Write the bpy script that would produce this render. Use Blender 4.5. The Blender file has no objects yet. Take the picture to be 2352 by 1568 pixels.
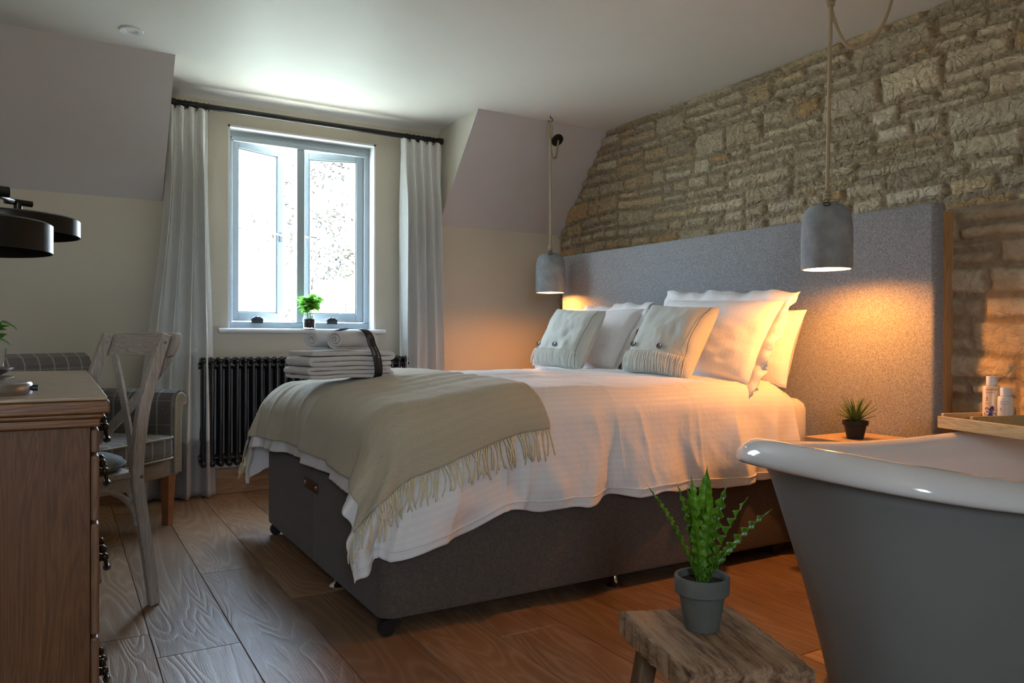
import bpy, bmesh, math, random
import numpy as np
from mathutils import Vector, Matrix
random.seed(7); rng = np.random.default_rng(7)
SC = bpy.context.scene; COL = SC.collection
PI = math.pi
R = math.radians

# ------------------------------------------------------------------ materials
MAT = {}
class NT:
    def __init__(s, m):
        m.use_nodes = True; s.t = m.node_tree; s.n = s.t.nodes; s.l = s.t.links
        s.b = s.n['Principled BSDF']; s.out = s.n['Material Output']
    def node(s, typ, **kw):
        nd = s.n.new(typ)
        for k, v in kw.items():
            if k.startswith('i_'): 
                key = k[2:]
                nd.inputs[int(key) if key.isdigit() else key].default_value = v
            else: setattr(nd, k, v)
        return nd
    def link(s, a, b): s.l.new(a, b)
    def coord(s, kind='Object', scale=(1, 1, 1), rot=(0, 0, 0)):
        c = s.node('ShaderNodeTexCoord'); m = s.node('ShaderNodeMapping')
        m.inputs['Scale'].default_value = scale; m.inputs['Rotation'].default_value = rot
        s.link(c.outputs[kind], m.inputs['Vector']); return m.outputs['Vector']
    def noise(s, vec, scale, detail=4, rough=.55, dist=0):
        n = s.node('ShaderNodeTexNoise'); n.inputs['Scale'].default_value = scale
        n.inputs['Detail'].default_value = detail; n.inputs['Roughness'].default_value = rough
        n.inputs['Distortion'].default_value = dist
        s.link(vec, n.inputs['Vector']); return n.outputs['Fac']
    def ramp(s, fac, stops):
        r = s.node('ShaderNodeValToRGB'); e = r.color_ramp.elements
        while len(e) < len(stops): e.new(.5)
        for el, (p, c) in zip(e, stops):
            el.position = p; el.color = (*c, 1) if len(c) == 3 else c
        s.link(fac, r.inputs['Fac']); return r.outputs['Color']
    def math(s, op, a, b=None, c=None):
        m = s.node('ShaderNodeMath', operation=op)
        for i, v in enumerate((a, b, c)):
            if v is None: continue
            if isinstance(v, (int, float)): m.inputs[i].default_value = v
            else: s.link(v, m.inputs[i])
        return m.outputs[0]
    def mix(s, fac, a, b, mode='MIX'):
        m = s.node('ShaderNodeMix', data_type='RGBA', blend_type=mode)
        for k, v in ((0, fac), (6, a), (7, b)):
            if isinstance(v, (int, float)): m.inputs[k].default_value = v
            elif isinstance(v, tuple): m.inputs[k].default_value = (*v, 1) if len(v) == 3 else v
            else: s.link(v, m.inputs[k])
        return m.outputs[2]
    def bump(s, h, strength=.3, dist=.002, normal=None):
        b = s.node('ShaderNodeBump'); b.inputs['Strength'].default_value = strength
        b.inputs['Distance'].default_value = dist; s.link(h, b.inputs['Height'])
        if normal is not None: s.link(normal, b.inputs['Normal'])
        s.link(b.outputs['Normal'], s.b.inputs['Normal']); return b.outputs['Normal']
    def col(s, c): s.link(c, s.b.inputs['Base Color'])

def newmat(name, color=(.5, .5, .5), rough=.6, metal=0, spec=.5, **kw):
    m = bpy.data.materials.new(name); t = NT(m)
    t.b.inputs['Base Color'].default_value = (*color, 1)
    t.b.inputs['Roughness'].default_value = rough
    t.b.inputs['Metallic'].default_value = metal
    t.b.inputs['Specular IOR Level'].default_value = spec
    for k, v in kw.items(): t.b.inputs[k.replace('_', ' ')].default_value = v
    MAT[name] = m; return t

def plain(name, color, rough=.6, metal=0, var=.08, vscale=20, bump=0, bscale=200, bdist=.001, spec=.5, coord='Object', **kw):
    t = newmat(name, color, rough, metal, spec, **kw)
    v = t.coord(coord)
    if var:
        f = t.noise(v, vscale, 5)
        t.col(t.ramp(f, [(.25, tuple(c*(1-var) for c in color)), (.75, tuple(min(1, c*(1+var)) for c in color))]))
    if bump: t.bump(t.noise(v, bscale, 3), bump, bdist)
    return t

plain('wall_paint', (.62, .575, .475), .75, var=.02, vscale=3, bump=.10, bscale=120, spec=.25)
plain('slope_paint', (.60, .575, .58), .75, var=.02, vscale=3, bump=.08, bscale=120, spec=.25)
plain('ceiling_paint', (.76, .745, .70), .55, var=.03, vscale=2, bump=.15, bscale=7, bdist=.004, spec=.35)
plain('white_gloss', (.80, .83, .85), .28, var=.02, vscale=8, bump=.05, bscale=30)
plain('frame_paint', (.36, .415, .45), .35, var=.02, vscale=8)
plain('black_metal', (.018, .018, .018), .35, .3, var=.1)
plain('radiator_black', (.010, .010, .013), .16, 0, var=.05, spec=.6)
plain('dark_bronze', (.06, .05, .035), .3, .9, var=.3, vscale=60)
plain('lamp_black', (.03, .028, .022), .33, .7, var=.1)
plain('chrome', (.8, .78, .75), .12, 1, var=0)
plain('steel', (.45, .46, .48), .28, 1, var=0)
plain('rope', (.42, .35, .24), .9, var=.25, vscale=300, bump=.5, bscale=500)
plain('terry', (.80, .79, .77), .95, var=.05, vscale=90, bump=1., bscale=420, bdist=.004, spec=.1, Sheen_Weight=.3)
plain('ribbon', (.012, .011, .012), .4, var=.05)
plain('print_white', (.7, .7, .68), .6, var=0)
plain('print_dark', (.08, .08, .09), .6, var=0)
plain('soil', (.02, .014, .01), .95, var=.6, vscale=150, bump=1, bscale=200, bdist=.004)
plain('dark_plastic', (.012, .012, .012), .45, var=0)
plain('leather', (.10, .045, .02), .5, var=.2, vscale=40, bump=.2)
plain('walnut_leg', (.30, .12, .05), .45, var=.2, vscale=14)
plain('tub_white', (.80, .80, .80), .10, var=0, spec=.6, Coat_Weight=.5)
plain('tub_grey', (.25, .262, .258), .45, var=.03, vscale=3, spec=.4)
plain('white_plastic', (.78, .78, .78), .35, var=0)
plain('pot_grey', (.115, .12, .105), .75, var=.25, vscale=14, bump=.25, bscale=90)
plain('pot_black', (.012, .011, .010), .7, var=.3, bump=.2, bscale=80)
plain('button_dark', (.10, .09, .09), .35, var=.4, vscale=120)
plain('fringe_cream', (.78, .68, .44), .9, var=.15, vscale=60)
plain('fringe_pale', (.80, .80, .72), .9, var=.1, vscale=60)
plain('tag_dark', (.05, .05, .07), .7, var=.2)
plain('cushion_felt', (.24, .26, .26), .95, var=.35, vscale=55, bump=.5, bscale=260, spec=.1)
plain('tan_wool', (.30, .26, .205), .95, var=.25, vscale=120, bump=.4, bscale=400, spec=.1)
plain('grout_floor', (.05, .035, .025), .9, var=0)
plain('bark', (.22, .16, .10), .9, var=.3)
plain('grass', (.55, .52, .38), .95, var=.3, vscale=4)
plain('stone_outside', (.55, .50, .38), .95, var=.2, vscale=5)

def leafmat(name, c1, c2, scale=30, trans=.25, rough=.4):
    t = newmat(name, c1, rough)
    f = t.noise(t.coord('Object'), scale, 4)
    t.col(t.ramp(f, [(.3, c1), (.7, c2)]))
    t.bump(t.noise(t.coord('Object', (1, 1, 1)), scale*6, 3), .3, .001)
    tr = t.node('ShaderNodeBsdfTranslucent'); tr.inputs['Color'].default_value = (*[min(1, c*1.6) for c in c2], 1)
    mx = t.node('ShaderNodeMixShader'); mx.inputs[0].default_value = trans
    t.link(t.b.outputs[0], mx.inputs[1]); t.link(tr.outputs[0], mx.inputs[2]); t.link(mx.outputs[0], t.out.inputs[0])
leafmat('leaf_fern', (.07, .18, .012), (.22, .42, .03), 14, .45)
leafmat('leaf_basil', (.07, .22, .02), (.18, .40, .06), 20, .45)
leafmat('leaf_agave', (.10, .16, .04), (.20, .26, .07), 12, .1, .5)
leafmat('leaf_dark', (.03, .12, .015), (.09, .25, .03), 18, .3)
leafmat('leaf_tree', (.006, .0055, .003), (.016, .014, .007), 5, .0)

def glass(name, color=(1, 1, 1), rough=0.0, ior=1.45):
    t = newmat(name, color, rough); t.b.inputs['Transmission Weight'].default_value = 1; t.b.inputs['IOR'].default_value = ior
glass('glass_jar', (.95, .98, .97))
t = newmat('window_glass', (1, 1, 1), 0)
g = t.node('ShaderNodeBsdfGlossy'); g.inputs['Roughness'].default_value = .02
tp = t.node('ShaderNodeBsdfTransparent'); tp.inputs[0].default_value = (.94, .97, .97, 1)
mx = t.node('ShaderNodeMixShader'); lw = t.node('ShaderNodeLayerWeight'); lw.inputs[0].default_value = .5
t.link(t.math('MULTIPLY_ADD', t.math('POWER', lw.outputs['Facing'], 5), .6, .05), mx.inputs[0]); t.link(tp.outputs[0], mx.inputs[1]); t.link(g.outputs[0], mx.inputs[2]); t.link(mx.outputs[0], t.out.inputs[0])

# speckled wool/tweed upholstery
def tweed(name, a, b, scale=520, bump=.5, weave=0):
    t = newmat(name, a, .95, spec=.12)
    v = t.coord('Object')
    f = t.noise(v, scale, 2, .7)
    g = t.noise(v, scale*.3, 3, .6)
    f2 = t.math('ADD', t.math('MULTIPLY', f, .7), t.math('MULTIPLY', g, .3))
    t.col(t.ramp(f2, [(.38, a), (.62, b)]))
    t.bump(f, bump, .0015)
    t.b.inputs['Sheen Weight'].default_value = .15
    return t
tweed('tweed_headboard', (.155, .16, .172), (.44, .452, .468), 460)
tweed('tweed_divan', (.070, .056, .046), (.165, .138, .116), 420)
tweed('curtain_cloth', (.62, .62, .60), (.74, .74, .71), 300, .2)
tweed('curtain_band', (.31, .28, .27), (.40, .37, .35), 300, .2)

# striped sateen linen (faint self stripes by uv)
def linen(name, color, stripe=.0075, var=.03):
    t = newmat(name, color, .7, spec=.25); t.b.inputs['Sheen Weight'].default_value = .2
    uv = t.node('ShaderNodeTexCoord').outputs['UV']; sp = t.node('ShaderNodeSeparateXYZ'); t.link(uv, sp.inputs[0])
    w = t.math('SINE', t.math('MULTIPLY', sp.outputs[1], 2*PI/(stripe*2)))
    w = t.math('MULTIPLY_ADD', w, 1.5, .5)
    w = t.math('MINIMUM', t.math('MAXIMUM', w, 0), 1)
    t.col(t.mix(w, tuple(c*(1-var) for c in color), color))
    rg = t.math('MULTIPLY_ADD', w, -.28, .75); t.link(rg, t.b.inputs['Roughness'])
    n1 = t.noise(t.coord('Object'), 9, 5, .6, .6)
    n2 = t.noise(t.coord('Object', (1, 1, 1)), 900, 2)
    h = t.math('ADD', t.math('MULTIPLY', n1, 1.), t.math('MULTIPLY', n2, .02))
    n3 = t.noise(t.coord('Object', (1, 1, .45)), 24, 4, .6, 1.2)
    h = t.math('ADD', h, t.math('MULTIPLY', n3, .35))
    t.bump(h, .5, .012)
    return t
linen('white_linen', (.84, .83, .82), .011)
linen('grey_linen', (.47, .44, .42), .011)
linen('cream_sheet', (.80, .76, .66), .02, .0)

# woven throw: blocks of hatch alternating direction; uv in metres
def hatch(name, a, b, block=.022, line=.0048):
    t = newmat(name, a, .95, spec=.1); t.b.inputs['Sheen Weight'].default_value = .25
    uv = t.node('ShaderNodeTexCoord').outputs['UV']; sp = t.node('ShaderNodeSeparateXYZ'); t.link(uv, sp.inputs[0])
    u, v = sp.outputs[0], sp.outputs[1]
    p = t.math('ADD', u, v); q = t.math('SUBTRACT', u, v)
    ck = t.math('MODULO', t.math('ADD', t.math('FLOOR', t.math('DIVIDE', p, block)), t.math('FLOOR', t.math('DIVIDE', q, block))), 2)
    ck = t.math('ABSOLUTE', ck)
    w1 = t.math('SINE', t.math('MULTIPLY', p, 2*PI/line)); w2 = t.math('SINE', t.math('MULTIPLY', q, 2*PI/line))
    m = t.math('ADD', t.math('MULTIPLY', w1, ck), t.math('MULTIPLY', w2, t.math('SUBTRACT', 1, ck)))
    f = t.math('MULTIPLY_ADD', m, .35, .5)
    nz = t.noise(t.coord('Object'), 350, 3)
    f = t.math('ADD', t.math('MULTIPLY', f, .75), t.math('MULTIPLY', nz, .25))
    t.col(t.ramp(f, [(.2, a), (.8, b)]))
    t.bump(f, .5, .0012)
    return t
hatch('throw_wool', (.38, .325, .215), (.66, .60, .45), .028, .0056)
hatch('cushion_wool', (.54, .55, .48), (.68, .69, .62), .02, .0042)

def plaid(name):
    t = newmat(name, (.1, .1, .1), .95, spec=.1); t.b.inputs['Sheen Weight'].default_value = .3
    uv = t.node('ShaderNodeTexCoord').outputs['UV']; sp = t.node('ShaderNodeSeparateXYZ'); t.link(uv, sp.inputs[0])
    def line(c, per, w):
        m = t.math('PINGPONG', c, per/2)
        return t.math('LESS_THAN', m, w)
    l1 = line(sp.outputs[0], .085, .0042); l2 = line(sp.outputs[1], .12, .003)
    nz = t.noise(t.coord('Object'), 260, 3)
    base = t.ramp(nz, [(.3, (.085, .078, .074)), (.7, (.18, .17, .165))])
    c = t.mix(t.math('MULTIPLY', l2, .45), base, (.33, .30, .22))
    c = t.mix(t.math('MULTIPLY', l1, .8), c, (.40, .37, .26))
    t.col(c); t.bump(nz, .4, .001)
plaid('plaid')

# woods. axis = grain axis in the given coordinate
def wood(name, a, b, c, axis='Z', scale=1, rough=.5, coord='Object', bump=.25, ringd=1.2, streak=None):
    t = newmat(name, b, rough, spec=.4)
    sc = {'X': (.07, 1, 1), 'Y': (1, .07, 1), 'Z': (1, 1, .07)}[axis]
    v = t.coord(coord, tuple(k*scale for k in sc))
    ring = t.noise(v, 9, 3, .5, ringd)
    r2 = t.math('FRACT', t.math('MULTIPLY', ring, 12))
    r2 = t.math('PINGPONG', r2, .5)
    fine = t.noise(v, 120, 4, .7)
    f = t.math('ADD', t.math('MULTIPLY', r2, .7), t.math('MULTIPLY', fine, .6))
    col = t.ramp(f, [(.2, a), (.5, b), (.85, c)])
    if streak:
        pores = t.noise(t.coord(coord, tuple(k*scale for k in {'X': (.02, 1, 1), 'Y': (1, .02, 1), 'Z': (1, 1, .02)}[axis])), 220, 2, .8)
        col = t.mix(t.ramp(pores, [(.58, (0, 0, 0)), (.74, (.42, .42, .42))]), col, streak)
    t.col(col); t.bump(t.math('ADD', t.math('MULTIPLY', r2, .3), fine), bump, .0015)
    return t
wood('desk_wood', (.085, .034, .010), (.135, .057, .018), (.185, .083, .029), 'Z', 2, .5, streak=(.26, .155, .08))
wood('desk_top_wood', (.30, .215, .13), (.42, .32, .205), (.54, .43, .30), 'X', 2, .4)
wood('desk_edge_wood', (.13, .05, .013), (.20, .082, .022), (.29, .125, .04), 'X', 2, .35)
wood('drawer_wood', (.14, .07, .035), (.20, .105, .055), (.27, .15, .08), 'Z', 2, .4)
wood('limed_oak', (.32, .26, .21), (.50, .45, .39), (.66, .62, .55), 'Z', 3, .55, streak=(.22, .16, .12))
wood('limed_oak_x', (.32, .26, .21), (.50, .45, .39), (.66, .62, .55), 'Y', 3, .55, streak=(.22, .16, .12))
wood('pine', (.42, .22, .09), (.55, .32, .14), (.62, .40, .19), 'Z', 1.5, .45, bump=.08)
wood('skirting_wood', (.22, .10, .045), (.34, .17, .08), (.46, .26, .13), 'X', 1.2, .4, bump=.1)
wood('bamboo', (.38, .27, .12), (.52, .39, .19), (.62, .48, .26), 'Y', 3, .4, bump=.1, ringd=.1)
wood('oak_light', (.40, .27, .15), (.52, .36, .21), (.60, .44, .27), 'X', 2, .4, bump=.1)

# rough reclaimed stool
t = newmat('stool_wood', (.2, .12, .07), .8, spec=.3)
v = t.coord('Object', (1, .08, 1)); f1 = t.noise(v, 26, 5, .6, 1.5); f2 = t.noise(t.coord('Object', (1, .15, 1)), 140, 4, .75); f3 = t.noise(t.coord('Object'), 9, 4)
f = t.math('ADD', t.math('MULTIPLY', f1, .5), t.math('ADD', t.math('MULTIPLY', f2, .35), t.math('MULTIPLY', f3, .25)))
t.col(t.ramp(f, [(.40, (.035, .018, .009)), (.49, (.18, .10, .055)), (.62, (.40, .26, .155))]))
t.bump(f, .9, .006)
t = newmat('stool_leg', (.2, .12, .07), .7, spec=.3)
f1 = t.noise(t.coord('Object', (1, 1, .08)), 26, 5, .6, 1)
t.col(t.ramp(f1, [(.3, (.09, .05, .025)), (.7, (.26, .17, .10))])); t.bump(f1, .6, .004)

# floor oak: uv in metres along the board, random offset per board; board tint in a colour attribute
t = newmat('floor_oak', (.3, .18, .1), .42, spec=.5)
def uvmap(scale, rot=0):
    c = t.node('ShaderNodeTexCoord'); m = t.node('ShaderNodeMapping'); m.inputs['Scale'].default_value = scale
    t.link(c.outputs['UV'], m.inputs['Vector']); return m.outputs['Vector']
ring = t.noise(uvmap((1, .16, 1)), 4.2, 2.5, .45, .6)
r2 = t.math('PINGPONG', t.math('MULTIPLY', ring, 22), .5)
r2 = t.math('MULTIPLY', r2, 2)
r3 = t.math('POWER', r2, 2.2)
fine = t.noise(uvmap((1, .03, 1)), 300, 3, .7)
blot = t.noise(uvmap((1, .35, 1)), 5, 4, .6)
vc = t.node('ShaderNodeVertexColor'); vc.layer_name = 'tint'
base = t.ramp(t.math('ADD', t.math('MULTIPLY', blot, .6), t.math('MULTIPLY', fine, .4)), [(.3, (.165, .084, .038)), (.5, (.25, .138, .066)), (.72, (.335, .197, .102))])
c1 = t.mix(t.math('MULTIPLY', r3, .42), base, (.44, .32, .21))
knv = t.node('ShaderNodeTexVoronoi'); knv.inputs['Scale'].default_value = 1.7; t.link(uvmap((1, .55, 1)), knv.inputs['Vector'])
kn = t.ramp(knv.outputs['Distance'], [(.0, (1, 1, 1)), (.035, (.7, .7, .7)), (.10, (0, 0, 0))])
c1 = t.mix(t.math('MULTIPLY', kn, .7), c1, (.06, .035, .022))
t.col(t.mix(1, c1, vc.outputs['Color'], 'MULTIPLY'))
t.link(t.math('MULTIPLY_ADD', fine, .25, .26), t.b.inputs['Roughness'])
t.bump(t.math('ADD', t.math('MULTIPLY', r3, -.5), t.math('MULTIPLY', fine, .5)), .45, .003)

# rubble stone: colour attribute + fine chipping
def stonemat(name, mul, bstr):
    t = newmat(name, (.4, .35, .25), .92, spec=.2)
    vc = t.node('ShaderNodeVertexColor'); vc.layer_name = 'tint'
    v = t.coord('Object')
    n = t.noise(v, 28, 6, .65, .4); n2 = t.noise(v, 6, 4, .5)
    c = t.mix(1, vc.outputs['Color'], t.ramp(n, [(.25, (.76*mul, .75*mul, .72*mul)), (.75, (1.2*mul, 1.2*mul, 1.2*mul))]), 'MULTIPLY')
    c = t.mix(t.ramp(n2, [(.55, (0, 0, 0)), (.8, (.35, .35, .35))]), c, (.42, .27, .12))
    t.col(c)
    vo = t.node('ShaderNodeTexVoronoi'); vo.inputs['Scale'].default_value = 42; t.link(t.coord('Object', (1, 1, 1.6)), vo.inputs['Vector'])
    vo2 = t.node('ShaderNodeTexVoronoi'); vo2.inputs['Scale'].default_value = 19; vo2.feature = 'DISTANCE_TO_EDGE'
    dv_ = t.node('ShaderNodeVectorMath', operation='ADD'); nn_ = t.node('ShaderNodeTexNoise'); nn_.inputs['Scale'].default_value = 14; t.link(v, nn_.inputs['Vector'])
    sc_ = t.node('ShaderNodeVectorMath', operation='SCALE'); t.link(nn_.outputs['Color'], sc_.inputs[0]); sc_.inputs['Scale'].default_value = .09
    t.link(v, dv_.inputs[0]); t.link(sc_.outputs[0], dv_.inputs[1]); t.link(dv_.outputs[0], vo2.inputs['Vector'])
    h = t.math('ADD', t.math('MULTIPLY', n, 1.0), t.math('MULTIPLY', vo.outputs['Distance'], .5))
    h = t.math('ADD', h, t.math('MINIMUM', t.math('MULTIPLY', vo2.outputs['Distance'], 2.4), .5))
    t.bump(h, bstr, .016)
stonemat('rubble_stone', 1, 1.)
stonemat('rubble_stone_shaded', .85, .35)  # darker, smoother copy: the headboard's shadow on the lower wall is in its colour

# concrete pendant
t = newmat('concrete', (.30, .32, .33), .8, spec=.3)
v = t.coord('Object'); f = t.noise(v, 14, 6, .6); g = t.noise(v, 120, 3)
t.col(t.ramp(f, [(.3, (.20, .225, .24)), (.7, (.34, .37, .385))])); t.bump(t.math('ADD', f, t.math('MULTIPLY', g, .3)), .4, .003)
t = newmat('bulb_glow', (1, .8, .5), .4); t.b.inputs['Emission Color'].default_value = (1, .62, .28, 1); t.b.inputs['Emission Strength'].default_value = 22
# bottles
plain('bottle_amber', (.80, .66, .46), .25, var=0, spec=.5, Subsurface_Weight=.2)
plain('bottle_white', (.74, .76, .70), .3, var=0, spec=.5, Subsurface_Weight=.2)
plain('petal_blue', (.05, .04, .22), .5, var=.8, vscale=90)
plain('petal_yellow', (.75, .45, .03), .5, var=.3, vscale=90)

# ------------------------------------------------------------------ builders
def link(o, parent=None):
    COL.objects.link(o)
    if parent is not None: o.parent = parent
    return o
def tag(o, label=None, cat=None, group=None, kind=None):
    if label: o['label'] = label
    if cat: o['category'] = cat
    if group: o['group'] = group
    if kind: o['kind'] = kind
    return o
def thing(name, label, cat, loc=(0, 0, 0), rz=0, group=None):
    o = bpy.data.objects.new(name, None); o.empty_display_size = .05
    o.location = loc; o.rotation_euler = (0, 0, rz); link(o)
    return tag(o, label, cat, group)

class MB:
    """collects geometry for one mesh"""
    def __init__(s): s.v = []; s.f = []; s.uv = {}; s.xf = None
    def add(s, vs, fs, uvs=None):
        b = len(s.v)
        if s.xf is not None: vs = [tuple(s.xf @ Vector(p)) for p in vs]
        s.v += [tuple(map(float, p)) for p in vs]
        for i, f in enumerate(fs):
            if uvs is not None: s.uv[len(s.f)] = uvs[i]
            s.f.append([k+b for k in f])
        return s
    def box(s, x0, x1, y0, y1, z0, z1):
        return s.add([(x0, y0, z0), (x1, y0, z0), (x1, y1, z0), (x0, y1, z0), (x0, y0, z1), (x1, y0, z1), (x1, y1, z1), (x0, y1, z1)],
                     [(0, 3, 2, 1), (4, 5, 6, 7), (0, 1, 5, 4), (1, 2, 6, 5), (2, 3, 7, 6), (3, 0, 4, 7)])
    def hexa(s, bot, top):
        """bot/top: 4 points each, ccw from above"""
        return s.add(list(bot)+list(top), [(0, 3, 2, 1), (4, 5, 6, 7), (0, 1, 5, 4), (1, 2, 6, 5), (2, 3, 7, 6), (3, 0, 4, 7)])
    def tube(s, pts, rad, n=12, caps=True, closed=False, flat=None):
        """tube along pts; rad number or list; flat=(kx) squash of the second axis"""
        P = [Vector(p) for p in pts]; N = len(P)
        rs = rad if isinstance(rad, (list, tuple)) else [rad]*N
        T = []
        for i in range(N):
            a = P[(i-1) % N] if closed else P[max(i-1, 0)]; b = P[(i+1) % N] if closed else P[min(i+1, N-1)]
            T.append((b-a).normalized())
        up = Vector((0, 0, 1)) if abs(T[0].z) < .9 else Vector((1, 0, 0))
        x = T[0].cross(up).normalized(); vs = []
        for i in range(N):
            x = (x - T[i]*x.dot(T[i])).normalized(); y = T[i].cross(x)
            for k in range(n):
                a = 2*PI*k/n; vs.append(P[i]+(x*math.cos(a)+y*math.sin(a)*(flat or 1))*rs[i])
        fs = []
        for i in range(N if closed else N-1):
            j = (i+1) % N
            for k in range(n):
                l = (k+1) % n; fs.append((i*n+k, i*n+l, j*n+l, j*n+k))
        if caps and not closed: fs += [tuple(range(n-1, -1, -1)), tuple((N-1)*n+k for k in range(n))]
        return s.add(vs, fs)
    def lathe(s, prof, c=(0, 0, 0), n=32, cap0=True, cap1=True):
        vs = []; fs = []
        for r, z in prof:
            for k in range(n):
                a = 2*PI*k/n; vs.append((c[0]+r*math.cos(a), c[1]+r*math.sin(a), c[2]+z))
        m = len(prof)
        for i in range(m-1):
            for k in range(n):
                l = (k+1) % n; fs.append((i*n+k, i*n+l, (i+1)*n+l, (i+1)*n+k))
        if cap0: fs.append(tuple(range(n-1, -1, -1)))
        if cap1: fs.append(tuple((m-1)*n+k for k in range(n)))
        return s.add(vs, fs)
    def grid(s, P, uv=None, closed_u=False, closed_v=False):
        """P array (nu,nv,3)"""
        P = np.asarray(P); nu, nv = P.shape[:2]; fs = []; us = [] if uv is not None else None
        for i in range(nu if closed_u else nu-1):
            for j in range(nv if closed_v else nv-1):
                a, b = (i+1) % nu, (j+1) % nv
                fs.append((i*nv+j, a*nv+j, a*nv+b, i*nv+b))
                if uv is not None: us.append([uv[i][j], uv[a][j], uv[a][b], uv[i][b]])
        return s.add(P.reshape(-1, 3).tolist(), fs, us)
    def build(s, name, mat, parent=None, smooth=None, bevel=0, seg=2, sub=0, solid=0, soff=-1, recalc=False):
        me = bpy.data.meshes.new(name); me.from_pydata(s.v, [], s.f)
        if s.uv:
            ul = me.uv_layers.new(name='UVMap')
            for pi, p in enumerate(me.polygons):
                if pi in s.uv:
                    for li, q in zip(p.loop_indices, s.uv[pi]): ul.data[li].uv = q
        me.validate(); me.update()
        if recalc:
            bm = bmesh.new(); bm.from_mesh(me); bmesh.ops.recalc_face_normals(bm, faces=bm.faces); bm.to_mesh(me); bm.free()
        for m in (mat if isinstance(mat, (list, tuple)) else [mat]): me.materials.append(MAT[m])
        if smooth is not None:
            me.shade_smooth()
            if smooth < 180: me.set_sharp_from_angle(angle=R(smooth))
        o = bpy.data.objects.new(name, me); link(o, parent)
        if solid:
            md = o.modifiers.new('s', 'SOLIDIFY'); md.thickness = solid; md.offset = soff
        if bevel:
            md = o.modifiers.new('b', 'BEVEL'); md.width = bevel; md.segments = seg; md.limit_method = 'ANGLE'; md.angle_limit = R(40)
            me.shade_smooth(); me.set_sharp_from_angle(angle=R(50))
            md.harden_normals = True
        if sub:
            md = o.modifiers.new('u', 'SUBSURF'); md.levels = sub; md.render_levels = sub
        return o
def struct(o): o['kind'] = 'structure'; return o

# numpy value noise
def vnoise(x, y, seed=0, octaves=4, pers=.5):
    x = np.asarray(x, float); y = np.asarray(y, float); out = 0; amp = 1; tot = 0
    for o in range(octaves):
        rg = np.random.default_rng(seed*31+o); L = rg.random((256, 256))
        xi = np.floor(x).astype(int); yi = np.floor(y).astype(int); fx = x-xi; fy = y-yi
        fx = fx*fx*(3-2*fx); fy = fy*fy*(3-2*fy)
        a = L[xi % 256, yi % 256]; b = L[(xi+1) % 256, yi % 256]; c = L[xi % 256, (yi+1) % 256]; d = L[(xi+1) % 256, (yi+1) % 256]
        out = out + amp*((a*(1-fx)+b*fx)*(1-fy)+(c*(1-fx)+d*fx)*fy); tot += amp
        amp *= pers; x = x*2.03+17.1; y = y*2.03+9.7
    return out/tot - .5
def sstep(e0, e1, x):
    t = np.clip((x-e0)/(e1-e0), 0, 1); return t*t*(3-2*t)

# ------------------------------------------------------------------ room numbers
W = 4.83          # inner face of the window wall
CZ = 2.384        # ceiling
SY = 4.25         # where the slopes leave the ceiling
SZ = 1.722        # where they reach the window wall
XL, XR = .505, 2.262   # dormer cheeks
XS = 3.27         # stone wall face
RX0, RX1, RZ0, RZ1 = .866, 1.803, .99, 2.221    # window recess
XW = -1.5         # left wall
YB = -1.6         # wall behind the camera

# floor boards
def floor():
    mb = MB(); bw = .235; tint = []; x = .24-bw*9
    ends = {0: 2.64, 1: 2.43, 2: 3.21, 3: 2.75, 8: 1.5}
    i = -9
    while x < XS+.1:
        rg = random.Random(i*13+5)
        key = i+1
        y = ends.get(key, 2+rg.random()*1.5) - 2.1*3
        while y < W+.02:
            y1 = y+2.1; a, b = max(y, YB-.02), min(y1, W+.02)
            if b > a:
                g = .0009; e = .0012
                ou, ov = rg.random()*50, rg.random()*50
                x0, x1, ya, yb = x+g, x+bw-g, a+g, b-g
                vs = [(x0+e, ya+e, 0), (x1-e, ya+e, 0), (x1-e, yb-e, 0), (x0+e, yb-e, 0), (x0, ya, -e), (x1, ya, -e), (x1, yb, -e), (x0, yb, -e), (x0, ya, -.01), (x1, ya, -.01), (x1, yb, -.01), (x0, yb, -.01)]
                fs = [(0, 1, 2, 3), (4, 5, 1, 0), (5, 6, 2, 1), (6, 7, 3, 2), (7, 4, 0, 3), (8, 9, 5, 4), (9, 10, 6, 5), (10, 11, 7, 6), (11, 8, 4, 7)]
                uvs = [[(vs[k][0]+ou, vs[k][1]+ov) for k in f] for f in fs]
                mb.add(vs, fs, uvs)
                v = .82+rg.random()*.36; w = rg.random()*.10
                if key == 0 and a < 2.7: v = 1.15; w = .02
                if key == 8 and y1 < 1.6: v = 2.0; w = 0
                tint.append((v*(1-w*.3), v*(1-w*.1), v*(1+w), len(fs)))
            y = y1
        x += bw; i += 1
    mb.box(XW-.1, XS+.1, YB-.1, W+.1, -.06, -.008)
    o = mb.build('floor', ['floor_oak', 'grout_floor'])
    me = o.data; ca = me.color_attributes.new('tint', 'FLOAT_COLOR', 'CORNER'); pi = 0
    cols = np.ones((len(me.loops), 4), np.float32)
    for r_, g_, b_, n in tint:
        for k in range(n):
            p = me.polygons[pi]; cols[p.loop_start:p.loop_start+p.loop_total, :3] = (r_, g_, b_); pi += 1
    ca.data.foreach_set('color', cols.ravel())
    for p in me.polygons[pi:]: p.material_index = 1
    struct(o)
floor()

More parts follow.
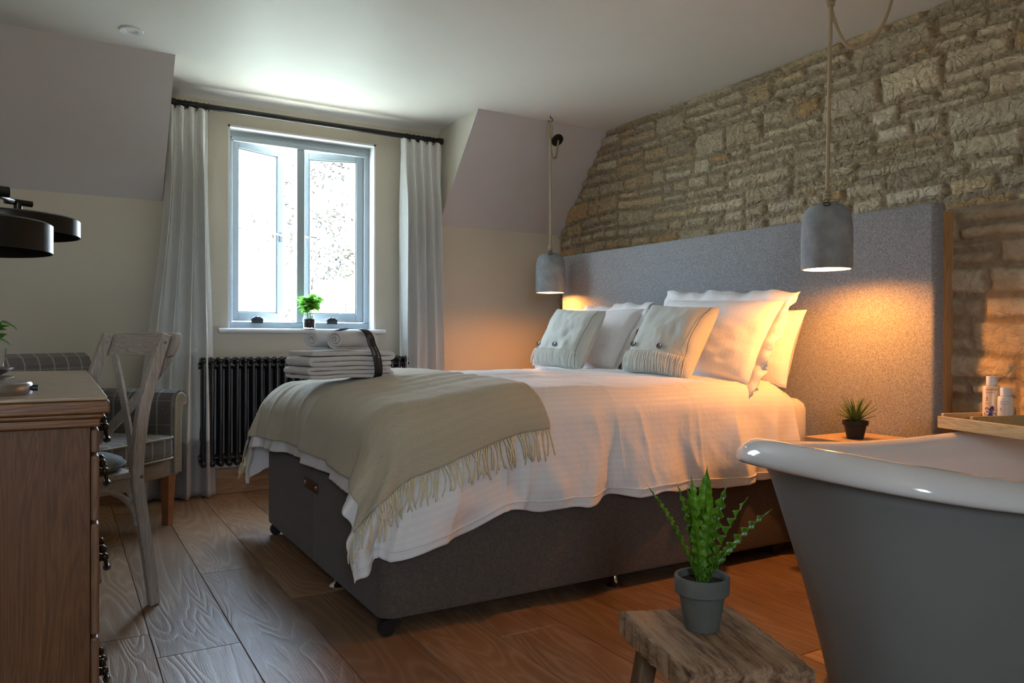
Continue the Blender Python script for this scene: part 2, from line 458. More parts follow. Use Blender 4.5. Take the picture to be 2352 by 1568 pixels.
# walls, ceiling, slopes (all with thickness)
def slab(name, poly, thick, mat, holes=None):
    """extrude a planar polygon (list of points) along thick vector"""
    n = len(poly); tv = Vector(thick); vs = [tuple(p) for p in poly]+[tuple(Vector(p)+tv) for p in poly]
    fs = [tuple(range(n)), tuple(range(2*n-1, n-1, -1))]+[(i, (i+1) % n, (i+1) % n+n, i+n) for i in range(n)]
    return struct(MB().add(vs, fs).build(name, mat, recalc=True))
mb = MB(); T = .30
mb.box(XW-.1, RX0, W, W+T, -.02, CZ+.1).box(RX1, XS+.3, W, W+T, -.02, CZ+.1).box(RX0, RX1, W, W+T, -.02, RZ0-.02).box(RX0, RX1, W, W+T, RZ1, CZ+.1)
struct(mb.build('wall_window', 'wall_paint'))
struct(MB().box(XW-.1, XS+.3, YB-.1, SY, CZ, CZ+.1).box(XL, XR, SY, W+.01, CZ, CZ+.1).build('ceiling', 'ceiling_paint'))
# gentle plaster cove above the curtain rail
mb = MB(); pr_ = [(W, CZ-.035), (W-.012, CZ-.018), (W-.035, CZ-.006), (W-.07, CZ)]
mb.add([(XL, y, z) for y, z in pr_]+[(XR, y, z) for y, z in pr_], [(i, i+1, i+5, i+4) for i in range(3)])
struct(mb.build('trim_1', 'ceiling_paint', smooth=80))
slab('wall_slope_left', [(XW-.1, SY, CZ), (XL-.001, SY, CZ), (XL-.001, W, SZ), (XW-.1, W, SZ)], (0, .08, .08), 'slope_paint')
slab('wall_slope_right', [(XR+.001, SY, CZ), (XS+.1, SY, CZ), (XS+.1, W, SZ), (XR+.001, W, SZ)], (0, .08, .08), 'slope_paint')
slab('wall_cheek_left', [(XL, SY, CZ+.02), (XL, W+.02, CZ+.02), (XL, W+.02, SZ-.02)], (-.0008, 0, 0), 'wall_paint')
slab('wall_cheek_right', [(XR, SY, CZ+.02), (XR, W+.02, CZ+.02), (XR, W+.02, SZ-.02)], (.0008, 0, 0), 'wall_paint')
struct(MB().box(XW-.1, XW, YB, W, 0, CZ).build('wall_left', 'wall_paint'))
# unseen window added in the rear wall, behind the camera, for soft fill light
mb = MB(); mb.box(XW-.1, -.8, YB-.2, YB, 0, CZ).box(-.2, XS+.3, YB-.2, YB, 0, CZ).box(-.8, -.2, YB-.2, YB, 0, 1.1).box(-.8, -.2, YB-.2, YB, 1.9, CZ)
struct(mb.build('wall_rear', 'wall_paint'))
mb = MB(); mb.box(-.8, -.75, YB-.15, YB-.10, 1.1, 1.9).box(-.25, -.2, YB-.15, YB-.10, 1.1, 1.9).box(-.8, -.2, YB-.15, YB-.10, 1.1, 1.15).box(-.8, -.2, YB-.15, YB-.10, 1.85, 1.9)
struct(mb.build('fill_window', 'frame_paint'))

# stone wall height field ------------------------------------------------
def stone_layout(u0, u1, z0, z1, seed, hmin=.055, hmax=.15):
    rg = random.Random(seed); rects = []
    z = z0-.05
    while z < z1+.1:
        h = rg.choice([hmin, .075, .10, .12, hmax])*(.9+.2*rg.random())
        u = u0-.3*rg.random()
        while u < u1+.1:
            w = min(max(h*(1.2+rg.random()*2.9), .11), .46)
            if h > .09 and rg.random() < .42:
                k = .35+.3*rg.random(); rects.append((u, u+w, z, z+h*k)); rects.append((u, u+w*(.4+.2*rg.random()), z+h*k, z+h)); rects.append((rects[-1][1], u+w, z+h*k, z+h))
            else: rects.append((u, u+w, z, z+h))
            u += w
        z += h
    return rects
def stone_patch(name, xf, u0, u1, z0, z1, step, seed, depth, mat, rough=1., zmax=None):
    nu = int((u1-u0)/step)+1; nz = int((z1-z0)/step)+1
    U, Z = np.meshgrid(np.linspace(u0, u1, nu), np.linspace(z0, z1, nz), indexing='ij')
    Uw = U+.018*vnoise(U*9, Z*9, seed+1, 3)*2+.008*vnoise(U*35, Z*35, seed+2, 2); Zw = Z+.013*vnoise(U*6, Z*9, seed+3, 3)*2+.04*vnoise(U*1.6, Z*.6, seed+4, 1)+.006*vnoise(U*40, Z*40, seed+5, 2)
    H = np.zeros_like(U)-.0; Cc = np.zeros(U.shape+(3,)); mort = np.array([.385, .32, .225])
    Cc[:] = mort
    mg = .008
    base = [(.55, .475, .335), (.60, .52, .375), (.50, .43, .31), (.65, .58, .44), (.58, .46, .285), (.57, .40, .215), (.49, .42, .31), (.61, .53, .38)]
    rg = random.Random(seed+9)
    for (a, b, c, d) in stone_layout(u0, u1, z0, z1, seed):
        i0 = max(int((a-u0-.05)/step), 0); i1 = min(int((b-u0+.05)/step)+2, nu); j0 = max(int((c-z0-.05)/step), 0); j1 = min(int((d-z0+.05)/step)+2, nz)
        hh = .55+.6*rg.random(); tx = (rg.random()-.5)*.16; tz = (rg.random()-.5)*.22
        col = np.array(rg.choice(base))*(.86+.28*rg.random())
        if i1 <= i0 or j1 <= j0: continue
        u = Uw[i0:i1, j0:j1]; z = Zw[i0:i1, j0:j1]
        dd = np.minimum(np.minimum(u-a, b-u), np.minimum(z-c, d-z))-mg
        m = sstep(0, .010+.006*rg.random(), dd)
        hgt = depth*(hh*(.75+.25*sstep(0, .035, dd)))+tx*(u-(a+b)/2)*.5+tz*(z-(c+d)/2)*.7
        blk = dd > 0
        H[i0:i1, j0:j1] = np.where(blk, m*hgt, H[i0:i1, j0:j1])
        cc = Cc[i0:i1, j0:j1]; cc[:] = np.where(blk[..., None], mort+(col-mort)*m[..., None], cc)
    isst = sstep(.002, .012, H)
    H = H+rough*(.020*np.abs(vnoise(U*13+3*vnoise(U*5, Z*5, 77, 2), Z*17, seed+6, 4, .6))+.010*vnoise(U*50, Z*60, seed+7, 3, .6))*(.25+.75*isst)
    P = np.stack([xf-H, U, Z], -1)
    mb = MB(); mb.grid(P)
    o = mb.build(name, mat, smooth=180, recalc=False)
    me = o.data; ca = me.color_attributes.new('tint', 'FLOAT_COLOR', 'POINT')
    c4 = np.ones((nu*nz, 4), np.float32); c4[:, :3] = Cc.reshape(-1, 3); ca.data.foreach_set('color', c4.ravel())
    return struct(o)
wr = stone_patch('wall_right', XS+.02, .35, W+.02, .9, CZ+.02, .0085, 21, .022, 'rubble_stone')
# solid backing of the stone wall (plain, beyond the modelled stones it runs back to the rear wall)
struct(MB().box(XS+.03, XS+.3, YB, W, 0, CZ+.02).box(XS-.01, XS+.05, YB, .36, 0, CZ).build('wall_right_backing', 'wall_paint'))
lw = stone_patch('wall_right_lower', 3.055, .30, 1.74, 0, 1.455, .009, 5, .016, 'rubble_stone_shaded', .5)
struct(MB().box(3.062, XS+.05, .30, 4.2, 0, 1.452).build('wall_right_ledge', 'wall_paint'))

# skirting board under the radiator
mb = MB().box(XW, 3.2, W-.02, W, .0, .118).box(XW, 3.2, W-.028, W, .118, .152)
struct(mb.build('baseboard_window', 'skirting_wood', bevel=.003))

# ------------------------------------------------------------------ window
win = struct(MB().box(RX0, RX1, 4.925, 4.985, RZ0, RZ0+.045).box(RX0, RX1, 4.925, 4.985, RZ1-.05, RZ1)
             .box(RX0, RX0+.045, 4.925, 4.985, RZ0+.045, RZ1-.05).box(RX1-.045, RX1, 4.925, 4.985, RZ0+.045, RZ1-.05)
             .box(1.303, 1.353, 4.915, 4.985, RZ0+.045, RZ1-.05).build('window_1', 'frame_paint', bevel=.006, seg=3))
# upper panel between lintel and frame and reveal lining
mb = MB().box(RX0-.0, RX0+.012, W+.002, 4.925, RZ0, RZ1).box(RX1-.012, RX1, W+.002, 4.925, RZ0, RZ1).box(RX0, RX1, W+.002, 4.925, RZ1-.012, RZ1)
mb.build('reveal_lining', 'white_gloss', win)
MB().box(RX0+.045, RX1-.045, 4.905, 4.93, RZ1-.075, RZ1-.045).build('head_bead', 'frame_paint', win, bevel=.004)
# sill with rounded nose
nose = [(W+.1, .963), (W-.035, .963), (W-.047, .966), (W-.054, .975), (W-.054, .981), (W-.047, .990), (W-.035, .993), (W+.1, .993)]
mb = MB(); xs = [.808, 1.858]
mb.add([(x, y, z) for x in xs for y, z in nose], [tuple(range(8)), tuple(range(15, 7, -1))]+[(i, (i+1) % 8, (i+1) % 8+8, i+8) for i in range(8)])
# the sill is cut round the reveal: only its nose passes the wall, the bed lies inside the recess
mb.v = [(min(max(x, RX0), RX1) if y > W else x, y, z) for x, y, z in mb.v]
sl = mb.build('window_sill', 'white_gloss', win, recalc=True, smooth=40)

def sash(hinge, width, z0, z1, ang, flip):
    e = bpy.data.objects.new('casement', None)
    m = MB(); s = .045; t = .04
    m.box(0, s, 0, t, z0, z1).box(width-s, width, 0, t, z0, z1).box(s, width-s, 0, t, z0, z0+.055).box(s, width-s, 0, t, z1-s, z1)
    # inner glazing bead
    m.box(s, s+.008, .008, .02, z0+.055, z1-s).box(width-s-.008, width-s, .008, .02, z0+.055, z1-s).box(s, width-s, .008, .02, z0+.055, z0+.063).box(s, width-s, .008, .02, z1-s-.008, z1-s)
    if flip: m.v = [(-x, y, z) for x, y, z in m.v]; m.f = [f[::-1] for f in m.f]
    o = m.build('casement', 'frame_paint', win, bevel=.003)
    o.location = (hinge[0], hinge[1], 0); o.rotation_euler = (0, 0, ang)
    g = MB().box(s, width-s, .018, .024, z0+.055, z1-s)
    if flip: g.v = [(-x, y, z) for x, y, z in g.v]; g.f = [f[::-1] for f in g.f]
    g.build('pane', 'window_glass', o)
    # handle on the free stile
    zc = 1.60; sx = -1 if flip else 1
    h = MB(); xx = (width-s/2)*sx
    h.box(xx-.009, xx+.009, -.006, 0, zc-.035, zc+.025)
    h.tube([(xx, -.006, zc), (xx, -.035, zc), (xx-sx*.02, -.04, zc+.004), (xx-sx*.07, -.042, zc+.006), (xx-sx*.09, -.042, zc+.012)] if not flip else
           [(xx, -.006, zc), (xx, -.03, zc), (xx+.02, -.034, zc), (xx+.05, -.034, zc), (xx+.075, -.034, zc-.004)], [.008, .007, .006, .006, .008], 8)
    h.build('handle', 'steel', o, smooth=60)
    return o
sash((RX0+.047, 4.945), .383, RZ0+.05, RZ1-.055, R(24), False)
sash((RX1-.047, 4.945), .400, RZ0+.05, RZ1-.055, R(-17), True)
for x, sx in ((1.055, 1), (1.530, -1)):
    m = MB(); prof = []
    m.tube([(x-.028, 4.905, 1.036), (x-.026, 4.905, 1.05), (x-.012, 4.905, 1.058), (x+.012, 4.905, 1.058), (x+.026, 4.905, 1.05), (x+.028, 4.905, 1.036)], [.012]*6, 8)
    m.box(x-.034, x+.034, 4.892, 4.92, RZ0+.035, 1.05)
    o = m.build('stay_winder', 'dark_plastic', win, bevel=.004)
    m = MB(); m.lathe([(.0075, 0), (.0075, .018)], (x-.008, 4.903, 1.055), 10).lathe([(.0075, 0), (.0075, .012)], (x+.014, 4.903, 1.055), 10)
    m.tube([(x, 4.905, 1.062), (x+sx*.06, 4.93, 1.052), (x+sx*.105, 4.97 if sx > 0 else 4.96, 1.038)], .003, 6)
    m.build('stay_arm', 'steel', o, smooth=60)

# ------------------------------------------------------------------ curtain pole, rings, curtains
CY = W-.10
pole = thing('curtain_pole', 'black metal curtain pole with rings above the window', 'curtain pole', (XL+.02, CY, 2.278))
MB().tube([(0, 0, 0), (XR-XL-.04, 0, 0)], .0165, 16).build('pole', 'black_metal', pole, smooth=60)
for x in (.0, XR-XL-.075):
    MB().tube([(x, 0, 0), (x+.035, 0, 0)], .0215, 16).build('end_cap', 'black_metal', pole, smooth=60)
for x in (.10, XR-XL-.22):
    MB().tube([(x, 0, -.018), (x, .1, -.018)], .008, 8).build('bracket', 'black_metal', pole, smooth=60)
ringx = [.035, .06, .085, .12, .15, .19, .215]+[1.455, 1.475, 1.505, 1.54, 1.575, 1.60, 1.62, 1.65, 1.68]
proto = None
for x in ringx:
    m = MB(); n = 20
    m.tube([(0, .024*math.cos(2*PI*k/n), -.006+.024*math.sin(2*PI*k/n)) for k in range(n)], .0028, 6, closed=True)
    if proto is None: proto = m.build('ring', 'black_metal', pole, smooth=180); o = proto
    else: o = proto.copy(); link(o, pole)
    o.location = (x, 0, 0); o.rotation_euler = (0, 0, (random.random()-.5)*.5)

def curtain(name, label, xt0, xt1, xb0, xb1, ztop, zbot, npl, seed, lowband, slopez=0.0):
    root = thing(name, label, 'curtain', (0, 0, 0))
    NS, NZ = 190, 90
    s = np.linspace(0, 1, NS)[:, None]; q = np.linspace(0, 1, NZ)[None, :]      # q 0 top .. 1 bottom
    q = q**1.15
    xa = xt0+(xb0-xt0)*(sstep(.10, 1.0, q)); xb = xt1+(xb1-xt1)*(sstep(.05, .9, q)**1.0)
    narrow = .02*np.sin(PI*np.clip(q/.5, 0, 1))
    xa = xa+narrow*0; 
    ph = s+.020*np.sin(2*PI*(s*2.3+.2*seed))*(q)
    X = xa+(xb-xa)*(ph)
    fold = np.cos(2*PI*npl*ph+.6*np.sin(3*q+seed)); fold2 = np.cos(2*PI*(npl*.5)*ph+1.3+seed)
    amp = (.020+.026*sstep(.03, .25, q))
    shp = np.sign(fold)*np.abs(fold)**.75
    Y = CY-.005+amp*shp+.018*fold2*sstep(.1, .6, q)+.006*vnoise(s*9+0*q, q*5+0*s, seed, 3)*q
    X = X+.010*np.sin(2*PI*npl*ph)*sstep(.04, .2, q)
    # pinch pleats under the heading
    pin = np.exp(-((q-.045)/.02)**2); Y = Y-pin*.004*np.cos(2*PI*npl*2*ph)
    Z = ztop+(zbot-ztop)*q+0*s+.006*np.cos(2*PI*npl*ph)*(1-sstep(0, .05, q))
    Z = Z+slopez*(s-.5)*sstep(.7, 1, q)
    Z = np.maximum(Z, .006); Y = np.minimum(Y, W-.03)
    P = np.stack([X, Y, Z], -1)
    kb = int(np.argmin(np.abs(Z[0]-lowband)))
    MB().grid(P[:, :kb+1]).build('drape', 'curtain_cloth', root, smooth=180, solid=.003, soff=0)
    if kb < NZ-2: MB().grid(P[:, kb:]+np.array([0, -.0005, 0])).build('hem_band', 'curtain_band', root, smooth=180, solid=.004, soff=0)
    # heading tape line
    return root
curtain('curtain', 'pale grey curtain left of the window with a darker band at its hem', .515, .735, .335, .785, 2.262, .012, 4, 1, .335, -.0)
curtain('curtain', 'pale grey curtain right of the window, its lower part behind the bed', 1.942, 2.240, 1.935, 2.285, 2.262, .012, 5, 2, .335)

# ------------------------------------------------------------------ radiator
rad = thing('radiator', 'black column radiator on the wall under the window', 'radiator', (.70, 4.745, 0))
N = 28; first = None
for i in range(N):
    m = MB()
    for y in (-.036, 0, .036):
        m.tube([(0, y, .215), (0, y, .785)], .0125, 10, caps=False)
    for zc in (.80, .20):
        m.tube([(0, -.036, zc-.006*(1 if zc > .5 else -1)), (0, 0, zc), (0, .036, zc-.006*(1 if zc > .5 else -1))], [.016, .021, .016], 10)
        for y in (-.037, .037): 
            m.lathe([(.003, -.0195), (.0105, -.017), (.0165, -.009), (.0185, 0), (.0165, .009), (.0105, .017), (.003, .0195)], (0, y, zc), 12)
        m.tube([(-.024, 0, zc-.03*(1 if zc > .5 else -1)), (.024, 0, zc-.03*(1 if zc > .5 else -1))], .020, 12)
        m.tube([(-.0235, -.03, zc-.03*(1 if zc > .5 else -1)), (.0235, -.03, zc-.03*(1 if zc > .5 else -1))], .010, 10)
    if i == 0: first = m.build('column', 'radiator_black', rad, smooth=50); o = first
    else: o = first.copy(); link(o, rad)
    o.location = (.012+i*.0465, 0, 0)
MB().tube([(0, 0, .2), (0, 0, .02)], .009, 10).lathe([(.018, .0), (.018, .008)], (0, 0, .0), 14).build('pipe', 'radiator_black', rad, smooth=50).location = (.03, 0, 0)
for x in (.3, .9): MB().box(x, x+.03, .04, W-4.746, .3, .33).build('wall_bracket', 'radiator_black', rad)

# ------------------------------------------------------------------ downlight
dl = thing('downlight', 'small white recessed ceiling downlight, switched off', 'ceiling light', (.285, 4.02, CZ))
MB().lathe([(.026, .0), (.030, -.006), (.050, -.008), (.053, -.003), (.053, .0)], (0, 0, 0), 40, False, False).build('rim', 'white_gloss', dl, smooth=50)
MB().lathe([(.030, -.005), (.024, .004)], (0, 0, 0), 32, False, True).build('reflector', 'chrome', dl, smooth=40)

# ------------------------------------------------------------------ bed
BX0, BX1, BY0, BY1 = .850, 2.86, 2.225, 3.725
bed = thing('divan_bed', 'double divan bed base in dark grey tweed on castors and chrome feet', 'bed', ((BX0+BX1)/2, (BY0+BY1)/2, 0))
bc = Vector(bed.location)
def inbed(mb): mb.v = [(x-bc.x, y-bc.y, z) for x, y, z in mb.v]; return mb
def rbox(x0, x1, y0, y1, z0, z1, r, seg=5, corners=(1, 1, 1, 1), ev=.012):
    """box with rounded vertical corners and softened top/bottom edges"""
    pts = []
    for (cx, cy, a0, on) in ((x1, y1, 0, corners[2]), (x0, y1, 90, corners[3]), (x0, y0, 180, corners[0]), (x1, y0, 270, corners[1])):
        rr = r if on else .004
        ox = cx-rr if cx == x1 else cx+rr; oy = cy-rr if cy == y1 else cy+rr
        for k in range(seg+1):
            a = R(a0+90*k/seg); pts.append((ox+rr*math.cos(a), oy+rr*math.sin(a)))
    n = len(pts); cx, cy = (x0+x1)/2, (y0+y1)/2; m = MB(); vs = []; lv = []
    for k in range(4): a = R(90*k/3); lv.append((ev*(1-math.sin(a)), z0+ev*(1-math.cos(a))))
    lv += [(i, z1-(z-z0)) for i, z in lv[::-1]]
    for ins, z in lv:
        for x, y in pts:
            dx, dy = x-cx, y-cy; vs.append((cx+dx*(1-ins/abs(x1-x0)*2), cy+dy*(1-ins/abs(y1-y0)*2), z))
    fs = [tuple(range(n-1, -1, -1)), tuple((len(lv)-1)*n+k for k in range(n))]
    for i in range(len(lv)-1):
        for k in range(n): l = (k+1) % n; fs.append((i*n+k, i*n+l, (i+1)*n+l, (i+1)*n+k))
    return m.add(vs, fs)
ym = 2.975
inbed(rbox(BX0, BX1, BY0, ym-.002, .055, .43, .055, 8, (1, 0, 0, 0))).build('base_section', 'tweed_divan', bed, smooth=40)
inbed(rbox(BX0, BX1, ym+.002, BY1, .055, .43, .03, 6, (0, 0, 0, 1))).build('base_section', 'tweed_divan', bed, smooth=40)
mt = inbed(rbox(BX0+.02, BX1+.01, BY0+.005, BY1-.005, .43, .675, .07, 8, ev=.05)).build('mattress', 'cream_sheet', bed, smooth=50)
# leather strap joining the halves
stp = inbed(MB().box(BX0-.006, BX0-.001, 2.885, 3.065, .335, .375)).build('strap', 'leather', bed, bevel=.001)
for y in (2.90, 3.05):
    m = MB(); m.tube([(BX0-.006, y, .355), (BX0-.011, y, .355)], [.009, .006], 12); inbed(m).build('stud', 'chrome', stp, smooth=40)
def castor(x, y):
    m = MB(); m.tube([(x-.02, y-.012, .026), (x-.02, y+.012, .026)], .026, 16).box(x-.012, x+.022, y-.014, y+.014, .03, .056).tube([(x, y, .04), (x, y, .058)], .012, 10)
    inbed(m).build('castor', 'dark_plastic', bed, smooth=40)
for x, y in ((BX0+.05, BY0+.03), (BX0+.05, BY1-.04), (2.70, BY0+.05)): castor(x, y)
def foot(x, y):
    m = MB(); m.lathe([(.030, 0), (.031, .004), (.022, .012), (.010, .022), (.008, .058)], (x, y, 0), 24); inbed(m).build('foot', 'chrome', bed, smooth=60)
for x, y in ((BX0+.045, 2.80), (1.80, BY0+.05), (1.80, BY1-.05)): foot(x, y)

# drape: flat cloth coordinates (u along x, v along y) -> draped over the bed with rounded edges
RR = .125
def top_h(u, v):
    """height of the bedding top"""
    cx = np.clip((u-BX0)/1.95, 0, 1); cy = np.clip((v-BY0)/(BY1-BY0), 0, 1)
    crown = .030*np.sin(PI*cy)**.8
    return .698+crown+.052*sstep(.02, .26, cx)-.012*sstep(.75, 1, cx)+.004*vnoise(u*4, v*4, 3, 3)
def drape(u, v, off, flare=.10, ripple=.012, rseed=1, x0=None, y0=None, y1=None):
    x0 = BX0-.015 if x0 is None else x0; y0 = BY0-.025 if y0 is None else y0; y1 = BY1+.02 if y1 is None else y1
    ix = x0+RR; iy0 = y0+RR; iy1 = y1-RR
    dx = np.maximum(0, ix-u); dyn = np.maximum(0, iy0-v); dyf = np.maximum(0, v-iy1)
    dy = dyn-dyf
    d = np.hypot(dx, dy)+1e-9; nx = -dx/d; ny = -dy/d
    arc = RR*PI/2
    inarc = d < arc; a = np.clip(d/RR, 0, PI/2)
    hor = RR*np.sin(a)+np.maximum(0, d-arc)*flare; drop = RR*(1-np.cos(a))+np.maximum(0, d-arc)
    ut = np.maximum(u, ix); vt = np.clip(v, iy0, iy1)
    zt = top_h(ut, vt)
    # perimeter coordinate for hanging folds
    per = np.where(dyn > 0, ut*1.0, 0)+np.where(dyf > 0, 7+ut, 0)+np.where((dyn <= 0) & (dyf <= 0), -vt+BY0, 0)
    ang = np.arctan2(dyn, dx+1e-9)*.25; per = per-np.where((dx > 0) & (dyn > 0), ang, 0)
    hang = sstep(arc*.5, arc+.35, d)
    rip = ripple*hang*(np.sin(per*2*PI/.21+2.2*np.sin(per*3.1+rseed))+.5*np.sin(per*2*PI/.37+1.7+rseed))
    rip = rip+.03*hang*vnoise(per*4.5+rseed, d*3, rseed+40, 3)
    hor = hor+rip+off*np.sin(a)
    X = ut+nx*hor; Y = vt+ny*hor; Z = zt-drop+off*np.cos(a)
    # the mattress side holds the cloth out
    return X, Y, Z
def wrinkles(u, v, s, amp, fx, fy): return amp*vnoise(u*fx, v*fy, s, 4, .55)

# duvet
HEAD_U = 2.715
def bedding(U, V, off, flare=.055, ripple=.010):
    """the common surface of duvet and throw; off lifts the cloth along its own outward direction"""
    x0 = BX0-.015; y0 = BY0-.025; y1 = BY1+.02; ix, iy0, iy1 = x0+RR, y0+RR, y1-RR
    dx = np.maximum(0, ix-U); dyn = np.maximum(0, iy0-V); dyf = np.maximum(0, V-iy1); dy = dyn-dyf
    d = np.hypot(dx, dy)+1e-9; nx = -dx/d; ny = -dy/d; arc = RR*PI/2
    dl = np.where(d > .46, .46+(d-.46)*(.55+.25*(dyf > 0)), d)
    a = np.clip(dl/RR, 0, PI/2); ext = np.maximum(0, dl-arc)
    hor = RR*np.sin(a)+ext*flare; drop = RR*(1-np.cos(a))+ext
    ut = np.maximum(U, ix); vt = np.clip(V, iy0, iy1); zt = top_h(ut, vt)
    corner = np.arctan2(dyn+dyf, dx+1e-9)
    pn = np.where(dyn > 0, 3.0+(ut-ix), 0)+np.where((dyn <= 0) & (dyf <= 0), 2.0-(vt-iy0), 0)+np.where(dyf > 0, -3.0-(ut-ix), 0)
    pn = pn+np.where((dx > 0) & (dyn > 0), -.9+.9*corner/(PI/2), 0)
    hang = sstep(arc*.4, arc+.30, dl); side = (dyn > 0)
    fw = vnoise(pn*3.1+5, dl*1.2, 50, 3)*2
    rip = hang*(.026*np.sin(pn*2*PI/.43+2.5*fw)+.018*np.sin(pn*2*PI/.19+4*fw)*np.clip(.5+fw, 0, 1)+.030*vnoise(pn*7, dl*4, 51, 3))
    rip = rip*(.55+.45*sstep(0, .25, ext))+.022*hang
    # diagonal pull lines over the foot edge
    fd = sstep(0, .10, dx)*(1-sstep(.30, .55, dx)); q = V+.42*U
    pull = .008*fd*(1-np.abs(np.sin(q*PI/.17+3*vnoise(q*2, U*1.5, 52, 2))))**3*(.5+vnoise(q*3, U*2, 54, 2)*1.6)+.004*fd*vnoise(q*24, U*3, 53, 2)
    # the far foot corner of the cloth kicks outwards
    kick = .13*sstep(.30, .80, corner/(PI/2))*sstep(.0, .30, dx)*(dyf > 0)+.05*sstep(.06, .30, dx)*sstep(3.2, 3.8, V)
    hor = hor+rip+pull+kick+off*np.sin(a)
    X = ut+nx*hor; Y = vt+ny*hor; Z = zt-drop+off*np.cos(a)+pull*np.cos(a)
    flat = 1-sstep(.02, .16, d)
    Z = Z+flat*(.016*vnoise(U*2.6, V*5, 11, 4)+.007*vnoise(U*14+2*V, V*7, 12, 3))
    # low pleats running across the top, fading to the sides
    Z = Z+flat*.0035*np.sin(V*2*PI/.11+5*vnoise(U*2, V*1.5, 55, 2)+2*U)*sstep(-.15, .2, vnoise(U*1.7, V*2.3, 56, 2))
    Y = np.where((dyn > 0) & (dx <= 0) & (dl > arc*.95), np.minimum(Y, BY0-.016-off), Y)
    X = np.where((dx > 0) & (dl > arc*.95) & (dyf <= 0) & (dyn <= 0), np.minimum(X, BX0-.014-off), X)
    # the near foot corner of the cloth swings round towards the foot
    wsw = (dyn > 0)*sstep(0, .34, ext)*(1-sstep(ix-.02, ix+.42, U))
    X = X-.11*wsw; Y = Y+.022*wsw*(dx > 0)-.01*wsw
    return X, Y, Z, dl
u = np.linspace(.610, HEAD_U, 300); v = np.linspace(1.835, 4.11, 250)
U, V = np.meshgrid(u, v, indexing='ij')
# rounder cloth corners, hem sagging towards the foot
sagu = 1-sstep(.75, 1.35, U)
Vd = np.where(V < 2.31, 2.31-(2.31-V)*(1+.22*sagu), V)
X, Y, Z, dl = bedding(U, Vd, 0)
sd = sstep(.10, .30, dl)*(V < 2.4)
# soft vertical folds, a few straight ironing creases
rdg = (1-np.abs(np.sin(U*PI/.26+1.1*vnoise(U*2, V*2, 61, 2)*4)))**2.2
Y -= sd*(.020*rdg*(.4+1.2*(vnoise(U*3, V*3, 62, 2)+.3))+.016*vnoise(U*6+V*2, V*3.5, 63, 3)+.007*vnoise(U*18+V*9, V*8, 64, 3))
for uc, sl in ((1.27, .02), (1.74, .05), (2.14, .03)):
    Y -= sd*.0055*np.exp(-((U-uc-(2.3-V)*sl)/.007)**2)
    Z += (1-sd)*(V < 3.2)*(V > 2.2)*.003*np.exp(-((U-uc+(V-2.3)*.10)/.007)**2)*sstep(3.2, 2.6, V)
Z += (dl < .05)*(.0045*vnoise(U*10+V*4, V*16, 66, 3)+.003*np.sin(V*2*PI/.028+4*vnoise(U*3, V*3, 67, 2))*sstep(0, .25, vnoise(U*2.2, V*2.8, 68, 2)))
hem = sstep(.40, .50, dl); Z += hem*(.010*np.sin(U*11+1.3*np.sin(U*5))+.008*np.sin(U*29+2))
Y += hem*np.where(V < 2.3, .010*(1+np.sin(U*23)), 0)
# head end of the cloth rounds over
he = sstep(HEAD_U-.07, HEAD_U, U); Z -= .022*he**2*(1-sstep(.05, .2, dl))
dv = MB().grid(np.stack([X, Y, Z], -1), uv=[[(a, b) for b in v] for a in u])
duvet = dv.build('duvet', 'white_linen', None, smooth=180, solid=.014, soff=-1)
tag(duvet, 'white striped cotton duvet spread over the bed and hanging down its sides', 'duvet')
pts = []; k = int(np.argmin(np.abs(v-1.88)))
for i in range(0, 300, 2): pts.append((X[i, k], Y[i, k]-.003, Z[i, k]))
MB().tube(pts, .0022, 6).build('hem_piping', 'white_linen', duvet, smooth=180)

# throw with fringes on both long ends
root = thing('throw_blanket', 'beige herringbone wool throw with fringe across the foot of the bed', 'blanket', (BX0+.3, 2.97, .78))
NU_ = 130; NV_ = 200
u = np.linspace(.665, 1.46, NU_); v = np.linspace(2.075, 3.97, NV_)
U, V = np.meshgrid(u, v, indexing='ij')
Ue = U-.07*((U-.6)/.86)*np.sin(PI*np.clip((V-2.1)/1.9, 0, 1))**.7-.02*((U-.6)/.86)
Ve = V+.045*np.clip((Ue-.95)/.5, -1, 1)*(1-sstep(2.1, 2.9, V))
sagu = 1-sstep(.75, 1.35, Ue)
Vd = np.where(Ve < 2.31, 2.31-(2.31-Ve)*(1+.16*sagu), Ve)
X, Y, Z, dl = bedding(Ue, Vd, .013)
Z += .0012*vnoise(U*60, V*60, 5, 2)
G = np.stack([X, Y, Z], -1)
tb = MB().grid(G-np.array(root.location), uv=[[(a, b) for b in v] for a in u]).build('blanket', 'throw_wool', root, smooth=180, solid=.006, soff=1)
fr_ = MB()
for side, col in ((0, 0), (1, NV_-1)):
    rg = random.Random(3+side); x = 0
    while x < NU_-1:
        a = int(x); f = x-a; p = G[a, col]*(1-f)+G[min(a+1, NU_-1), col]*f; p = Vector(p)
        q_in = Vector(G[a, col]*1.0)-Vector(G[a, 5 if side == 0 else NV_-6]); q_in.normalize()
        L = .080+.025*rg.random()
        dirv = (q_in*.6+Vector((0, 0, -1))*.6+Vector(((rg.random()-.5)*.55, 0, 0))).normalized()
        cur = Vector(((rg.random()-.5)*.026, (-.004 if side == 0 else .004), 0))
        out = Vector((0, -.007 if side == 0 else .007, 0))
        pts = [p+out*(1+1.2*t_)-root.location+dirv*L*t_+cur*math.sin(PI*t_) for t_ in (0, .25, .5, .75, 1)]
        fr_.tube(pts, [.0024, .0023, .0022, .0021, .0018], 5)
        x += (NU_-1)/92*(.6+.8*rg.random())
tag(fr_.build('fringe', 'fringe_cream', root, smooth=180), kind='stuff')

